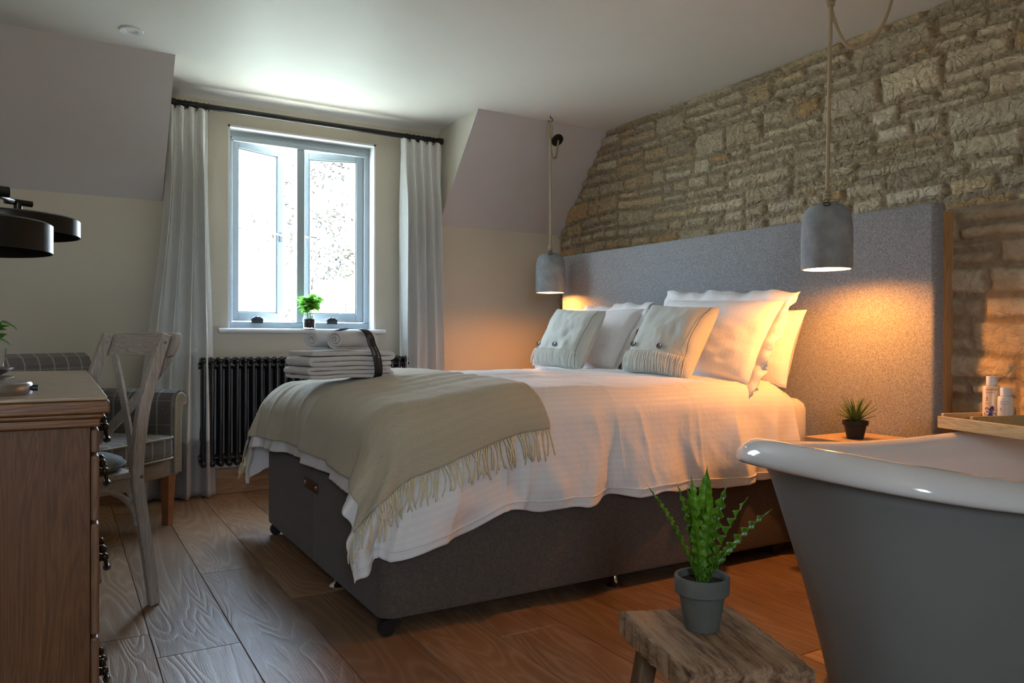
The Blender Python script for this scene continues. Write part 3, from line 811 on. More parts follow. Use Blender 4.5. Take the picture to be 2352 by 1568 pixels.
# headboard
hb = thing('headboard', 'tall grey tweed headboard with a timber frame behind it', 'headboard', (2.96, 2.975, 0))
hm = rbox(-.06, 0, -1.275, 1.275, .02, 1.478, .02, 5, (1, 0, 0, 1), ev=.018)
hm.v = [(x, y, z+(.0 if z < 1 else (.012*(y/1.27)))) for x, y, z in hm.v]
hm.build('padded_panel', 'tweed_headboard', hb, smooth=40)
MB().box(.001, .092, -1.262, 1.275, .0, 1.440).build('timber_frame', 'pine', hb, bevel=.002)

# pillows -----------------------------------------------------------------
root_z = {}
def pillow(name, label, w, h, t, mat, flange=0, group=None, seed=1, cat='pillow', pinch=.06, uvrot=False, npts=44, droop=0):
    """local X width, Y height (0 at base), Z thickness; returns root object (Empty) + cover"""
    root = thing(name, label, cat, group=group)
    n = npts; a = np.linspace(-1, 1, n); A, B = np.meshgrid(a, a, indexing='ij')
    prof = (np.clip(1-np.abs(A)**2.6, 0, 1)*np.clip(1-np.abs(B)**2.6, 0, 1))**.42
    px = A*w/2*(1-pinch*(1-np.abs(B)**2)*np.abs(A)**1.5*0-pinch*(1-B**2)*(np.abs(A)))
    py = B*h/2*(1-pinch*(1-A**2)*np.abs(B))
    nz = vnoise(A*2.2+seed, B*2.2, seed, 3)*.35+1
    cr = vnoise(A*7+seed, B*3+A*3, seed+3, 3)*.010
    # radiating creases from corners
    zf = prof*t/2*nz+cr*prof
    zb = -prof*t/2*(1.0)
    uvs = [[(A[i, j]*w/2, B[i, j]*h/2) if not uvrot else (B[i, j]*h/2, A[i, j]*w/2) for j in range(n)] for i in range(n)]
    F = np.stack([px, py+h/2, zf], -1); Bk = np.stack([px, py+h/2, zb], -1)
    m = MB(); m.grid(F, uvs); m.grid(Bk[::-1], [r_ for r_ in uvs[::-1]])
    if flange:
        # flat border frame with wavy edge
        k = 120; ring0 = []; ring1 = []
        for i in range(k):
            s = i/k*4; e = int(s); f = (s-e)*2-1
            A_, B_ = ((f, -1), (1, f), (-f, 1), (-1, -f))[e]
            x = A_*w/2*(1-pinch*(1-B_**2)*abs(A_)); y = B_*h/2*(1-pinch*(1-A_**2)*abs(B_))+h/2
            ox = A_*(w/2+flange); oy = B_*(h/2+flange)+h/2
            zz = .012*math.sin(i*.55+seed)+.008*math.sin(i*1.3+2*seed)
            ring0.append((x*.985, (y-h/2)*.985+h/2, 0)); ring1.append((ox, oy, zz))
        mid = [tuple((np.array(p)+np.array(q))/2) for p, q in zip(ring0, ring1)]
        m2 = MB(); m2.grid(np.array([ring0, mid, ring1]), uv=[[(p[0], p[1]) for p in rr] for rr in (ring0+[ring0[0]], mid+[mid[0]], ring1+[ring1[0]])] if False else None, closed_v=True)
        m2.build('flange', mat, root, smooth=180, solid=.003, soff=0)
    m.build('cover', mat, root, smooth=180, recalc=False)
    def zat(x, y):
        i = int(np.clip((x/(w/2)+1)/2*(n-1), 1, n-2)); j = int(np.clip(((y-h/2)/(h/2)+1)/2*(n-1), 1, n-2)); return float(zf[i:i+2, j:j+2].max())
    root_z[root.name] = zat
    return root
def place(root, base, width_dir, lean, yaw_dir=None, roll=0):
    """base: bottom centre; width_dir unit vec (horizontal) ; lean angle from vertical away (towards +x)"""
    wd = Vector(width_dir).normalized()
    back = Vector((0, 0, 1)).cross(wd).normalized()          # horizontal, perpendicular
    up = (Vector((0, 0, 1))*math.cos(lean)+back*math.sin(lean)).normalized()
    nrm = wd.cross(up).normalized()
    M = Matrix((wd, up, nrm)).transposed().to_4x4() @ Matrix.Rotation(roll, 4, 'Z')
    M.translation = Vector(base); root.matrix_world = M
# width direction -Y so that up x ... leans towards +x : back = z x wd ; wd=-Y -> back = +X
G4 = 'pillows against the headboard'
p = pillow('pillow', 'white flat-edged pillow by the left end of the headboard, behind a small cushion', .72, .40, .17, 'white_linen', .045, None, 1, uvrot=True); place(p, (2.53, 3.58, .762), (0, -1, 0), R(34), roll=R(1))
p = pillow('pillow', 'plain white pillow at the right end of the bed, behind the big pillow', .74, .36, .16, 'white_linen', 0, None, 2, uvrot=True); place(p, (2.69, 2.59, .735), (0, -1, 0), R(19), roll=R(-2))
p = pillow('pillow', 'large white flat-edged pillow with a curled corner, right of centre', .74, .41, .17, 'white_linen', .05, None, 3, uvrot=True); place(p, (2.50, 2.62, .757), (0, -1, 0), R(29), roll=R(-3))
p = pillow('pillow', 'plain white pillow hidden behind the left pillow, only its lit top corner showing', .70, .37, .15, 'white_linen', 0, None, 4, uvrot=True); place(p, (2.69, 3.68, .745), (0, -1, 0), R(18), roll=R(2))

def cushion(label, base, lean, wdir, seed, roll=0, btn=(-.125, .04)):
    c = pillow('scatter_cushion', label, .40, .37, .155, 'cushion_wool', 0, None, seed, 'cushion', pinch=.085)
    zat = root_z[c.name]
    for bx in btn:
        m = MB(); zz = zat(bx, .115)+.001
        m.lathe([(.0, .004), (.009, .004), (.0125, .006), (.0135, .004), (.0135, 0)], (bx, .115, zz), 20, False, True)
        m.build('button', 'button_dark', c, smooth=50)
    fr = MB(); rg = random.Random(seed); n = 46
    for i in range(n):
        x = -.185+.365*i/(n-1)+(rg.random()-.5)*.004
        L = .074+.014*rg.random(); sx = (rg.random()-.5)*.022
        fr.tube([(x+sx*t_, .088-L*t_, zat(x*.985, .088-L*t_)+.0035+.004*math.sin(PI*t_)) for t_ in (0, .2, .45, .7, 1)], [.0019, .0019, .0018, .0017, .0014], 5)
    tag(fr.build('fringe', 'fringe_pale', c, smooth=180), kind='stuff')
    MB().box(.160, .168, .265, .300, .010, .036).build('label_tag', 'tag_dark', c)
    m = MB(); pts = []
    for k in range(24):
        B = -1+2*k/23; x = .176*(1-.05*(1-B*B)); y = .185+B*.165; pts.append((x, y, zat(x, y)+.0004))
    m.tube(pts, .0011, 5); m.build('side_seam', 'tag_dark', c, smooth=180)
    place(c, base, wdir, lean, roll=roll)
    return c
cushion('pale grey-green wool cushion with buttons and fringe, the nearer of the pair', (2.27, 2.60, .765), R(30), (.12, -.993, 0), 5, R(-4))
cushion('pale grey-green wool cushion with buttons and fringe, the farther one nearest the window', (2.32, 3.46, .770), R(28), (.14, -.990, 0), 6, R(-4), (-.155, .0))

# ------------------------------------------------------------------ towels
TZ = .768
def ribbon_profile(pts, depth0, depth1, thick, name, label, origin, rz, group, seed, nseg=26):
    """cloth strip whose profile (w,z) is extruded along local Y"""
    root = thing(name, label, 'towel', origin, rz, group)
    P = [Vector((a, 0, b)) for a, b in pts]
    # resample smooth
    d = [0]
    for i in range(1, len(P)): d.append(d[-1]+(P[i]-P[i-1]).length)
    n = max(int(d[-1]/.007), 40); prof = []
    for k in range(n+1):
        s = d[-1]*k/n; i = 0
        while i < len(d)-2 and d[i+1] < s: i += 1
        f = (s-d[i])/(d[i+1]-d[i]+1e-9); prof.append(P[i].lerp(P[i+1], f))
    for _ in range(2): prof = [prof[0]]+[(prof[i-1]+prof[i]*2+prof[i+1])/4 for i in range(1, len(prof)-1)]+[prof[-1]]
    ys = np.linspace(depth0, depth1, nseg)
    A = np.array([[(p.x, y, p.z) for y in ys] for p in prof])
    kk = np.arange(len(prof))[:, None]*.12; yy = ys[None, :]*18
    A[..., 2] += .004*vnoise(kk+0*yy, yy+0*kk, seed, 3); A[..., 0] += .004*vnoise(kk+0*yy, yy+0*kk+9, seed+1, 3)
    A[..., 1] += .006*vnoise(kk*1.5+0*yy, kk*.3+0*yy, seed+2, 2)
    m = MB(); m.grid(A)
    o = m.build('cloth', 'terry', root, smooth=180, solid=thick, soff=0)
    o.modifiers[0].use_even_offset = False
    md = o.modifiers.new('u', 'SUBSURF'); md.levels = 1; md.render_levels = 1
    return root
def zigzag(w, z0, h, t, layers, start_left=True, inset=0):
    pts = []; x0, x1 = -w/2, w/2
    for k in range(layers):
        z = z0+h*k; a, b = (x0, x1) if (k % 2 == 0) == start_left else (x1, x0)
        a2 = a+(.012 if a < 0 else -.012); b2 = b+(.012 if b < 0 else -.012)
        if k == 0: pts.append((a2, z))
        for f in (.15, .5, .85): pts.append((a2+(b2-a2)*f, z+(.002 if f == .5 else 0)))
        pts.append((b2, z))
        if k < layers-1:
            sgn = 1 if b > 0 else -1
            for ang in (-60, -20, 20, 60): pts.append((b2+sgn*h/2*math.cos(R(ang)), z+h/2+h/2*math.sin(R(ang))))
    return pts
TO = (.985, 3.06); TR = R(9)
ribbon_profile(zigzag(.385, .011, .0165, .015, 3, True), -.115, .115, .0150, 'bath_towel', 'white folded bath towel at the bottom of the towel stack', (TO[0], TO[1], TZ), TR, None, 1)
ribbon_profile(zigzag(.375, .062, .0205, .015, 3, False), -.118, .11, .0185, 'bath_towel', 'white folded bath towel under the two rolled towels', (TO[0]+.005, TO[1], TZ), TR, None, 5)
def spiral(r0, r1, turns, cx, cz, sq=1):
    pts = []
    n = int(turns*22)
    for k in range(n+1):
        a = 2*PI*turns*k/n; r = r0+(r1-r0)*k/n; pts.append((cx+r*math.cos(a+1.0), cz+r*math.sin(a+1.0)*sq))
    return pts
# rolls lie with their ends towards the camera-left: axis along local X after a quarter turn
def roll(label, off, ln, rz, seed):
    o = ribbon_profile(spiral(.006, .037, 2.6, 0, .0, .92), -ln/2, ln/2, .0115, 'rolled_towel', label, (0, 0, 0), 0, None, seed, 22)
    c, s = math.cos(TR), math.sin(TR)
    o.location = (TO[0]+off[0]*c-off[1]*s, TO[1]+off[0]*s+off[1]*c, TZ+.158)
    o.rotation_euler = (0, 0, rz)
    return o
roll('white rolled hand towel on the stack, the nearer roll', (.035, -.062), .27, TR+R(-62), 8)
roll('white rolled hand towel on the stack, the roll nearer the window', (-.02, .030), .27, TR+R(-62), 9)

# black printed band round the stack
def text_mesh(txt, size, spacing=1.0):
    cu = bpy.data.curves.new('t', 'FONT'); cu.body = txt; cu.size = size; cu.space_character = spacing; cu.align_x = 'LEFT'
    o = bpy.data.objects.new('t', cu); COL.objects.link(o)
    dg = bpy.context.evaluated_depsgraph_get(); me = bpy.data.meshes.new_from_object(o.evaluated_get(dg))
    vs = [tuple(v_.co) for v_ in me.vertices]; fs = [tuple(p_.vertices) for p_ in me.polygons]
    bpy.data.objects.remove(o); bpy.data.meshes.remove(me)
    return vs, fs
band = thing('towel_band', 'black printed paper band wrapped round the towel stack', 'band', (TO[0], TO[1], TZ), TR)
# loop in local coordinates: (y,z) profile at x = xb(s); passes over rolls, down the near face
prof = [(.075, .196, .03), (.02, .204, .045), (-.055, .204, .062), (-.092, .194, .072), (-.112, .170, .079), (-.118, .140, .086), (-.128, .118, .092), (-.135, .095, .098), (-.136, .07, .103), (-.135, .045, .107), (-.130, .02, .109), (-.118, .002, .109)]
Pb = [Vector((x, y, z)) for y, z, x in prof]
def band_at(s):
    s = max(0, min(.9999, s))*(len(Pb)-1); i = int(s); f = s-i
    g = lambda k: Pb[max(0, min(len(Pb)-1, k))]
    a, b, c_, d_ = g(i-1), g(i), g(i+1), g(i+2)
    return .5*((2*b)+(-a+c_)*f+(2*a-5*b+4*c_-d_)*f*f+(-a+3*b-3*c_+d_)*f**3)
bw_ = .036; A = []
for k in range(60):
    p_ = band_at(k/59); q_ = band_at(min(1, k/59+.01)); tdir = (q_-band_at(max(0, k/59-.01))).normalized(); side = Vector((1, 0, 0)); side = (side-tdir*side.dot(tdir)).normalized()
    A.append([tuple(p_-side*bw_/2), tuple(p_), tuple(p_+side*bw_/2)])
MB().grid(np.array(A)).build('paper_band', 'ribbon', band, smooth=180, solid=.0012, soff=0)
def on_band(vs, s0, w0, length=.40):
    out = []
    for x, y, z in vs:
        s = s0+x/length; p_ = band_at(s); tdir = (band_at(s+.012)-band_at(s-.012)).normalized(); side = Vector((1, 0, 0)); side = (side-tdir*side.dot(tdir)).normalized()
        nrm = side.cross(tdir).normalized()
        if nrm.y > 0 and abs(nrm.y) > .2 or nrm.z < -.5: nrm = -nrm
        out.append(tuple(p_+side*(w0+y)+nrm*.0016))
    return out
m = MB()
for txt, s0, w0 in (('WILD THYME', .50, .004), ('& HONEY', .50, -.010)):
    vs, fs = text_mesh(txt, .0095, 1.35); m.add(on_band(vs, s0, w0), fs)
m.build('lettering', 'print_white', band); m = MB()
# leafy sprig emblem
for k in range(14):
    a = 2*PI*k/14; c0 = Vector((.0 , 0)); 
    for rr_, ln_ in ((.004, .006), (.011, .004)):
        x, y = math.cos(a+rr_*30)*rr_, math.sin(a+rr_*30)*rr_; dx_, dy_ = math.cos(a)*ln_*.5, math.sin(a)*ln_*.5
        px_, py_ = -dy_*.25, dx_*.25
        m.add(on_band([(x, y, 0), (x+dx_/2+px_, y+dy_/2+py_, 0), (x+dx_, y+dy_, 0), (x+dx_/2-px_, y+dy_/2-py_, 0)], .36, .0), [(0, 1, 2, 3)])
m.build('emblem', 'print_white', band)

# ------------------------------------------------------------------ pendants
def pendant(label, x, y, zb, hook, rose, swag, rope_r=.0072):
    root = thing('pendant_lamp', label, 'pendant lamp', (x, y, zb))
    prof = [(.088, .0), (.0945, .0), (.0958, .02), (.0955, .10), (.0945, .165), (.0915, .195), (.084, .222), (.068, .244), (.043, .257), (.010, .262)]
    inner = [(.006, .252), (.038, .247), (.061, .234), (.076, .214), (.083, .19), (.086, .16), (.087, .08), (.088, .0)]
    MB().lathe(prof+inner, (0, 0, 0), 48, False, False).build('shade', 'concrete', root, smooth=50)
    # eyelet with wire loop on the shade crown
    d = Vector((-x, -y, 0)).normalized()
    m = MB(); n = 18; side = Vector((-d.y, d.x, 0)); c0 = d*.066+Vector((0, 0, .2435)); nn = (d*.6+Vector((0, 0, .8))).normalized(); u2 = nn.cross(side)
    m.tube([c0+(side*math.cos(2*PI*k/n)+u2*math.sin(2*PI*k/n))*.013+nn*.003 for k in range(n)], .0022, 8, closed=True)
    m.build('eyelet', 'dark_bronze', root, smooth=180)
    b = MB(); b.lathe([(.004, .125), (.014, .12), (.024, .10), (.030, .075)], (0, 0, 0), 20); b.build('bulb', 'bulb_glow', root, smooth=180)
    MB().lathe([(.016, .12), (.016, .235)], (0, 0, 0), 16).build('bulb_holder', 'dark_plastic', root, smooth=40)
    L = Vector((x, y, zb)); hk = Vector(hook)-L; rs = Vector(rose)-L
    # rope: two legs of the loop, knots, straight fall, swag to the rose
    m = MB(); top = hk-Vector((0, 0, .035))
    zz = [top.z-.10+(0.262-(top.z-.10))*k/12 for k in range(13)]
    m.tube([(hk.x*(z-.262)/(top.z-.1-.262), hk.y*(z-.262)/(top.z-.1-.262), z) for z in zz], rope_r, 8)
    kn = Vector((hk.x, hk.y, top.z-.10))
    m.tube([kn, kn+side*.011+Vector((0, 0, .03)), kn+side*.009+Vector((0, 0, .07)), kn+Vector((0, 0, .105)), kn-side*.009+Vector((0, 0, .07)), kn-side*.011+Vector((0, 0, .02)), kn-side*.003], rope_r, 8)
    for c, rr_ in ((kn+Vector((0, 0, .012)), .015), (kn+Vector((0, 0, .000)), .012), (Vector((0, 0, .290)), .012), (Vector((0, 0, .277)), .013), (Vector((0, 0, .303)), .010)):
        m.tube([c+(side*math.cos(a)+d*math.sin(a))*rr_*.75+Vector((0, 0, .004*math.sin(a*1.0))) for a in [2*PI*k/14 for k in range(14)]], rope_r*.9, 8, closed=True)
    m.build('rope', 'rope', root, smooth=180)
    m = MB(); a = kn+side*-.003; pts = []
    for k in range(21):
        t = k/20; p_ = a.lerp(rs, t); sag = swag*(1-abs(2*t-1)**2.8); p_ = p_+Vector((0, 0, -sag)); pts.append(p_)
    m.tube(pts, rope_r, 8); m.build('swag_cord', 'rope', root, smooth=180)
    m = MB(); n = 12
    m.tube([hk+Vector((0, 0, .0)), hk+Vector((0, 0, -.014))]+[hk+Vector((0, 0, -.028))+(side*math.sin(2*PI*k/n*.8)+Vector((0, 0, math.cos(2*PI*k/n*.8))))*.014 for k in range(n)], .0026, 8)
    m.build('ceiling_hook', 'black_metal', root, smooth=180)
    return root, rs, L
near, rs, L = pendant('concrete bell pendant on a rope, the nearer and larger-looking one', 2.59, 1.95, 1.208, (2.603, 1.945, CZ), (2.83, 1.81, CZ), .225)
MB().lathe([(.045, 0), (.045, -.026), (.040, -.03)], tuple(rs), 32, True, True).build('ceiling_rose', 'black_metal', near, smooth=40)
far, rs, L = pendant('concrete bell pendant on a rope by the window wall', 2.738, 4.14, 1.233, (2.738, 4.145, CZ), (2.915, 4.315, 2.285), .13)
ro = MB().lathe([(.044, 0), (.044, -.026), (.040, -.03)], (0, 0, 0), 32, True, True).build('ceiling_rose', 'black_metal', far, smooth=40)
ro.location = rs+Vector((0, .03, .02)); ro.rotation_euler = (-R(48.8), 0, 0)

# ------------------------------------------------------------------ bedside table, succulent
bt = thing('bedside_table', 'light oak bedside table between bed and bath', 'bedside table', (2.73, 1.90, -.011))
MB().box(-.16, .16, -.135, .135, .53, .556).build('table_top', 'oak_light', bt, bevel=.003)
MB().box(-.15, .15, -.125, .125, .14, .53).build('cabinet', 'oak_light', bt, bevel=.002)
MB().box(-.156, -.150, -.115, .115, .34, .515).build('drawer', 'oak_light', bt, bevel=.002)
for sx in (-1, 1):
    for sy in (-1, 1):
        MB().tube([(sx*.13, sy*.10, .14), (sx*.14, sy*.11, .011)], [.012, .008], 10).build('leg', 'dark_plastic', bt, smooth=50)
def leafblade(L, wmax, bend, nseg=8, cup=.25, tip=1.2, base_w=.7):
    """blade along +Z then bending toward +X; returns verts, faces"""
    vs = []; 
    for i in range(nseg+1):
        t = i/nseg; a = bend*t; 
        x = L*(1-math.cos(a))/max(bend, 1e-3) if bend > .01 else 0; z = L*math.sin(a)/max(bend, 1e-3) if bend > .01 else L*t
        w = wmax*(base_w+(1-base_w)*min(1, t*3))*(1-t**tip)**.8+.0003
        nx, nz = math.cos(a), -math.sin(a)
        for j, s in enumerate((-1, -.5, 0, .5, 1)):
            c = cup*w*(s*s)
            vs.append((x-nx*c*-1, s*w, z-nz*c*-1))
    fs = [(i*5+j, i*5+j+1, (i+1)*5+j+1, (i+1)*5+j) for i in range(nseg) for j in range(4)]
    return vs, fs
su = thing('potted_succulent', 'small spiky succulent in a black pot on the bedside table', 'potted plant', (2.68, 1.885, .5455))
MB().lathe([(.030, 0), (.041, .052), (.047, .054), (.048, .070), (.044, .070), (.040, .060)], (0, 0, 0), 28, True, False).build('pot', 'pot_black', su, smooth=40)
MB().lathe([(.0, .062), (.042, .062)], (0, 0, 0), 24, False, False).build('soil', 'soil', su)
m = MB(); rg = random.Random(4)
for k in range(34):
    f = k/33; az = k*2.4; tilt = .12+.95*f; L_ = .105*(1-.25*f)+.02*rg.random()
    vs, fs = leafblade(L_, .0062, .35, 7, .5)
    M = Matrix.Translation((0, 0, .062)) @ Matrix.Rotation(az, 4, 'Z') @ Matrix.Rotation(tilt, 4, 'Y')
    m.xf = M; m.add(vs, fs)
m.build('leaf_rosette', 'leaf_agave', su, smooth=180, solid=.0014, soff=0)

# ------------------------------------------------------------------ bath
TX, TY, TA, TB = 2.222, 1.119, .705, .395
def ring_pts(a, b, z, n=96, e=2.9, sway=0):
    out = []
    for k in range(n):
        t = 2*PI*k/n; c, s = math.cos(t), math.sin(t)
        x = a*abs(c)**(2/e)*(1 if c >= 0 else -1); y = b*abs(s)**(2/e)*(1 if s >= 0 else -1)
        out.append((x, y, z+sway*(x/TA)**2))
    return out
tub = thing('bathtub', 'freestanding white bath with grey painted outside, cut off by the right edge', 'bathtub', (TX, TY, 0), -.144)
body = [(.0, .0, .018)]
rings = [(TA-.21, TB-.11, .004), (TA-.205, TB-.105, .02), (TA-.18, TB-.09, .12), (TA-.135, TB-.065, .27), (TA-.08, TB-.035, .42), (TA-.035, TB-.010, .53), (TA-.01, TB-.0, .565)]
MB().grid(np.array([ring_pts(a, b, z, e=2.35, sway=.066*(z/.6)**3) for a, b, z in rings]), closed_v=True).build('outer_shell', 'tub_grey', tub, smooth=180, solid=.01, soff=-1)
cz = .608
rim = [(TA+ox, TB+ox, cz+oz) for ox, oz in ((-.006, -.050), (.030, -.052), (.052, -.058), (.060, -.060), (.0655, -.056), (.067, -.048), (.062, -.034), (.052, -.022), (.038, -.011), (.022, -.003), (.006, 0), (-.010, -.002), (-.024, -.011), (-.034, -.028), (-.040, -.050))]
inn = [(TA-.048, TB-.048, .52), (TA-.075, TB-.065, .42), (TA-.12, TB-.09, .28), (TA-.18, TB-.12, .17), (TA-.26, TB-.18, .135), (TA-.45, TB-.32, .13), (.01, .01, .128)]
rr = [p for p in rim if True]
rr = [p for p in rr[:17]]+inn
MB().grid(np.array([ring_pts(a, b, z, e=2.4, sway=.072*min(1, (z/.6))**2) for a, b, z in rr]), closed_v=True).build('basin', 'tub_white', tub, smooth=180, recalc=True)
MB().grid(np.array([ring_pts(a, b, z, e=2.6) for a, b, z in ((TA-.225, TB-.125, 0), (TA-.225, TB-.125, .02))]), closed_v=True).build('plinth', 'tub_grey', tub, smooth=60)

# bath tray with bottles
tr = thing('bath_tray', 'bamboo bath tray lying across the tub', 'tray', (2.585, 1.505, .632), R(-17))
# local: +x along the short side, -y along the length
MB().box(0, .014, -.74, 0, 0, .040).build('side_rail', 'bamboo', tr, bevel=.002)
MB().box(.226, .240, -.74, 0, 0, .040).build('side_rail', 'bamboo', tr, bevel=.002)
MB().box(.0145, .2255, -.014, 0, 0.0, .049).build('end_rail', 'bamboo', tr, bevel=.002)
MB().box(.0145, .2255, -.74, -.726, 0.0, .049).build('end_rail', 'bamboo', tr, bevel=.002)
for k in range(7):
    MB().box(.016+k*.030, .042+k*.030, -.725, -.015, .004, .012).build('slat', 'bamboo', tr, bevel=.001)
MB().box(.016, .2255, -.132, -.120, .0125, .050).build('divider', 'bamboo', tr, bevel=.002)
MB().box(.11, .118, -.119, -.015, .0125, .034).build('divider', 'bamboo', tr, bevel=.002)
def bottle(label, loc, r, h, capr, caph, body, petal, txt, rz):
    b = thing('toiletry_bottle', label, 'bottle', loc, rz)
    MB().lathe([(r*.9, 0), (r, .003), (r, h-.006), (r*.92, h), (capr*.9, h+.002)], (0, 0, 0), 36).build('bottle_body', body, b, smooth=40)
    MB().lathe([(capr, h+.0025), (capr, h+caph-.003), (capr*.92, h+caph)], (0, 0, 0), 32).build('cap', 'white_plastic', b, smooth=40)
    def wrap(vs, a0, z0):
        return [(math.sin(a0+x/r)*(r+.0004), -math.cos(a0+x/r)*(r+.0004), z0+y) for x, y, z in vs]
    m = MB()
    for s, size, a0, z0 in txt:
        vs, fs = text_mesh(s, size); m.add(wrap(vs, a0, z0), fs)
    m.build('printed_text', 'print_dark', b)
    m = MB()
    for k in range(6):
        a = 2*PI*k/6+.3; L_ = petal[1]; pts = [(0, 0, 0)]
        for q_ in range(9):
            f = q_/8; w_ = math.sin(PI*f)*.45
            ea = PI+2*PI*f; ex_, ey_ = .5*L_+.5*L_*math.cos(ea), .27*L_*math.sin(ea); pts.append((math.cos(a)*ex_-math.sin(a)*ey_, math.sin(a)*ex_+math.cos(a)*ey_, 0))
        zc = petal[2]; pts = [(x, max(y, -zc+.002), 0) for x, y, z in pts]
        w = wrap(pts, petal[3], zc); w = [(x*(1+.0005*k/r*.2), y*(1+.0005*k/r*.2), z) for x, y, z in w]
        m.add(w, [(0, i, i+1) for i in range(1, 9)])
    m.build('flower_print', petal[0], b)
    return b
bottle('taller amber bottle with white cap and blue flower on the tray', (2.75, 1.413, .645), .027, .130, .0165, .033, 'bottle_amber', ('petal_blue', .024, .040, -.15), [('SHOWER GEL', .006, -.75, .116), ('blue essence', .005, -.75, .107), ('3', .018, -.80, .080), ('gentle', .005, -.78, .070)], R(-58))
bottle('shorter pale bottle with white cap and yellow flower on the tray', (2.725, 1.356, .645), .0227, .098, .0155, .030, 'bottle_white', ('petal_yellow', .018, .020, -.35), [('BODY MILK', .005, -.8, .080), ('yellow essence', .0042, -.8, .073), ('5', .013, -.85, .052)], R(-58))

# ------------------------------------------------------------------ stool and fern
A_, B_, C_, D_ = (1.03, 1.285), (1.262, 1.195), (1.15, .885), (.945, .985)
st = thing('stool', 'rough reclaimed wooden stool beside the bath with a fern on it', 'stool', (1.09, 1.09, 0), R(-19))
Minv = st.matrix_basis.inverted() if False else (Matrix.Translation((1.09, 1.09, 0)) @ Matrix.Rotation(R(-19), 4, 'Z')).inverted()
n1, n2 = 30, 40; P = np.zeros((n1, n2, 3)); SH = .352
for i in range(n1):
    for j in range(n2):
        s, t = i/(n1-1), j/(n2-1)
        a = np.array(A_)*(1-s)+np.array(B_)*s; b = np.array(D_)*(1-s)+np.array(C_)*s; q = a*(1-t)+b*t
        e = min(s, 1-s, t, 1-t)
        q = q+ (0 if e > 0 else 1)*np.array([random.uniform(-.003, .003), random.uniform(-.003, .003)])
        z = SH-.006*(1-min(1, e/.05))**2+.0035*vnoise(s*9, t*5, 8, 3)
        v_ = Minv @ Vector((q[0], q[1], float(z))); P[i, j] = v_
m = MB(); m.grid(P)
Pb_ = P.copy(); Pb_[..., 2] = SH-.052+.003*vnoise(np.arange(n1)[:, None]*.3+0*P[..., 0], np.arange(n2)[None, :]*.3+0*P[..., 0], 9, 2)
m.grid(Pb_[::-1])
nb = n1*n2
def bnd():
    L_ = [(i, 0) for i in range(n1)]+[(n1-1, j) for j in range(1, n2)]+[(i, n2-1) for i in range(n1-2, -1, -1)]+[(0, j) for j in range(n2-2, 0, -1)]
    return L_
bb = bnd(); 
for k in range(len(bb)):
    (i, j), (a, b) = bb[k], bb[(k+1) % len(bb)]
    m.f.append([i*n2+j, a*n2+b, nb+(n1-1-a)*n2+b, nb+(n1-1-i)*n2+j])
m.build('seat', 'stool_wood', st, recalc=True, smooth=60)
for sx in (-1, 1):
    for sy in (-1, 1):
        x, y = sx*.075, sy*.11; x2, y2 = sx*.115, sy*.145
        m = MB(); a, b = .018, .022
        m.hexa([(x2-a, y2-b, 0), (x2+a, y2-b, 0), (x2+a, y2+b, 0), (x2-a, y2+b, 0)], [(x-a, y-b, SH-.052), (x+a, y-b, SH-.052), (x+a, y+b, SH-.052), (x-a, y+b, SH-.052)])
        m.build('leg', 'stool_leg', st, bevel=.004)
fp = thing('potted_fern', 'bird-nest fern with wavy green fronds in a grey pot on the stool', 'potted plant', (1.105, 1.118, SH+.001))
MB().lathe([(.028, 0), (.033, .001), (.035, .006), (.045, .071), (.0505, .071), (.0535, .074), (.0545, .104), (.0525, .107), (.0475, .106), (.045, .090)], (0, 0, 0), 48, True, False).build('pot', 'pot_grey', fp, smooth=40)
sm = MB(); ns = 20; Q = np.zeros((ns, 24, 3))
for i in range(ns):
    for j in range(24):
        r_ = .0465*i/(ns-1); a = 2*PI*j/24; Q[i, j] = (r_*math.cos(a), r_*math.sin(a), .093+.004*float(vnoise(r_*60*math.cos(a)+50, r_*60*math.sin(a)+50, 3, 3)))
sm.grid(Q, closed_v=True).build('soil', 'soil', fp, smooth=180)
def frond(L, w, az, tilt, bend, seed, ruf=1.0):
    w = w*1.22; n, k = 120, 9; rg = random.Random(seed); ph = rg.random()*6; P = np.zeros((n, k, 3))
    for i in range(n):
        t = i/(n-1); a = bend*t
        x = L*(1-math.cos(a))/bend; z = L*math.sin(a)/bend
        ww = w*(.30+.70*math.sin(PI*min(1, (t*.62+.12))))*(1-t**5)**.9*(1 if t < .85 else (1-t)/.15*.8+.2)
        for j in range(k):
            s = (j-(k-1)/2)/((k-1)/2)
            r_ = ruf*.40*ww*abs(s)**1.6*math.sin(t*L/.0034+ph+(1.6 if s > 0 else 0)+.6*math.sin(t*9))
            cup = .30*ww*abs(s)
            off = cup+r_; nx, nz = math.cos(a), -math.sin(a)
            lobes = 1+.07*math.sin(t*L/.0034+ph+(1.6 if s > 0 else 0)+1.2)
            P[i, j] = (x-nx*off, s*ww*(lobes if abs(s) > .9 else 1+(lobes-1)*.5*(abs(s) > .7)), z-nz*off)
    M = Matrix.Rotation(az, 4, 'Z') @ Matrix.Rotation(tilt, 4, 'Y')
    out = np.array([[tuple(M @ Vector(p_)+Vector((.006*math.cos(az), .006*math.sin(az), .088))) for p_ in row] for row in P])
    o = MB().grid(out).build('frond', 'leaf_fern', fp, smooth=180, solid=.0007, soff=0)
    # midrib
    MB().tube([tuple(out[i, k//2]) for i in range(0, n-3, 3)], [.0016*(1-i/n)+.0004 for i in range(0, n-3, 3)], 6).build('midrib', 'leaf_dark', o, smooth=180)
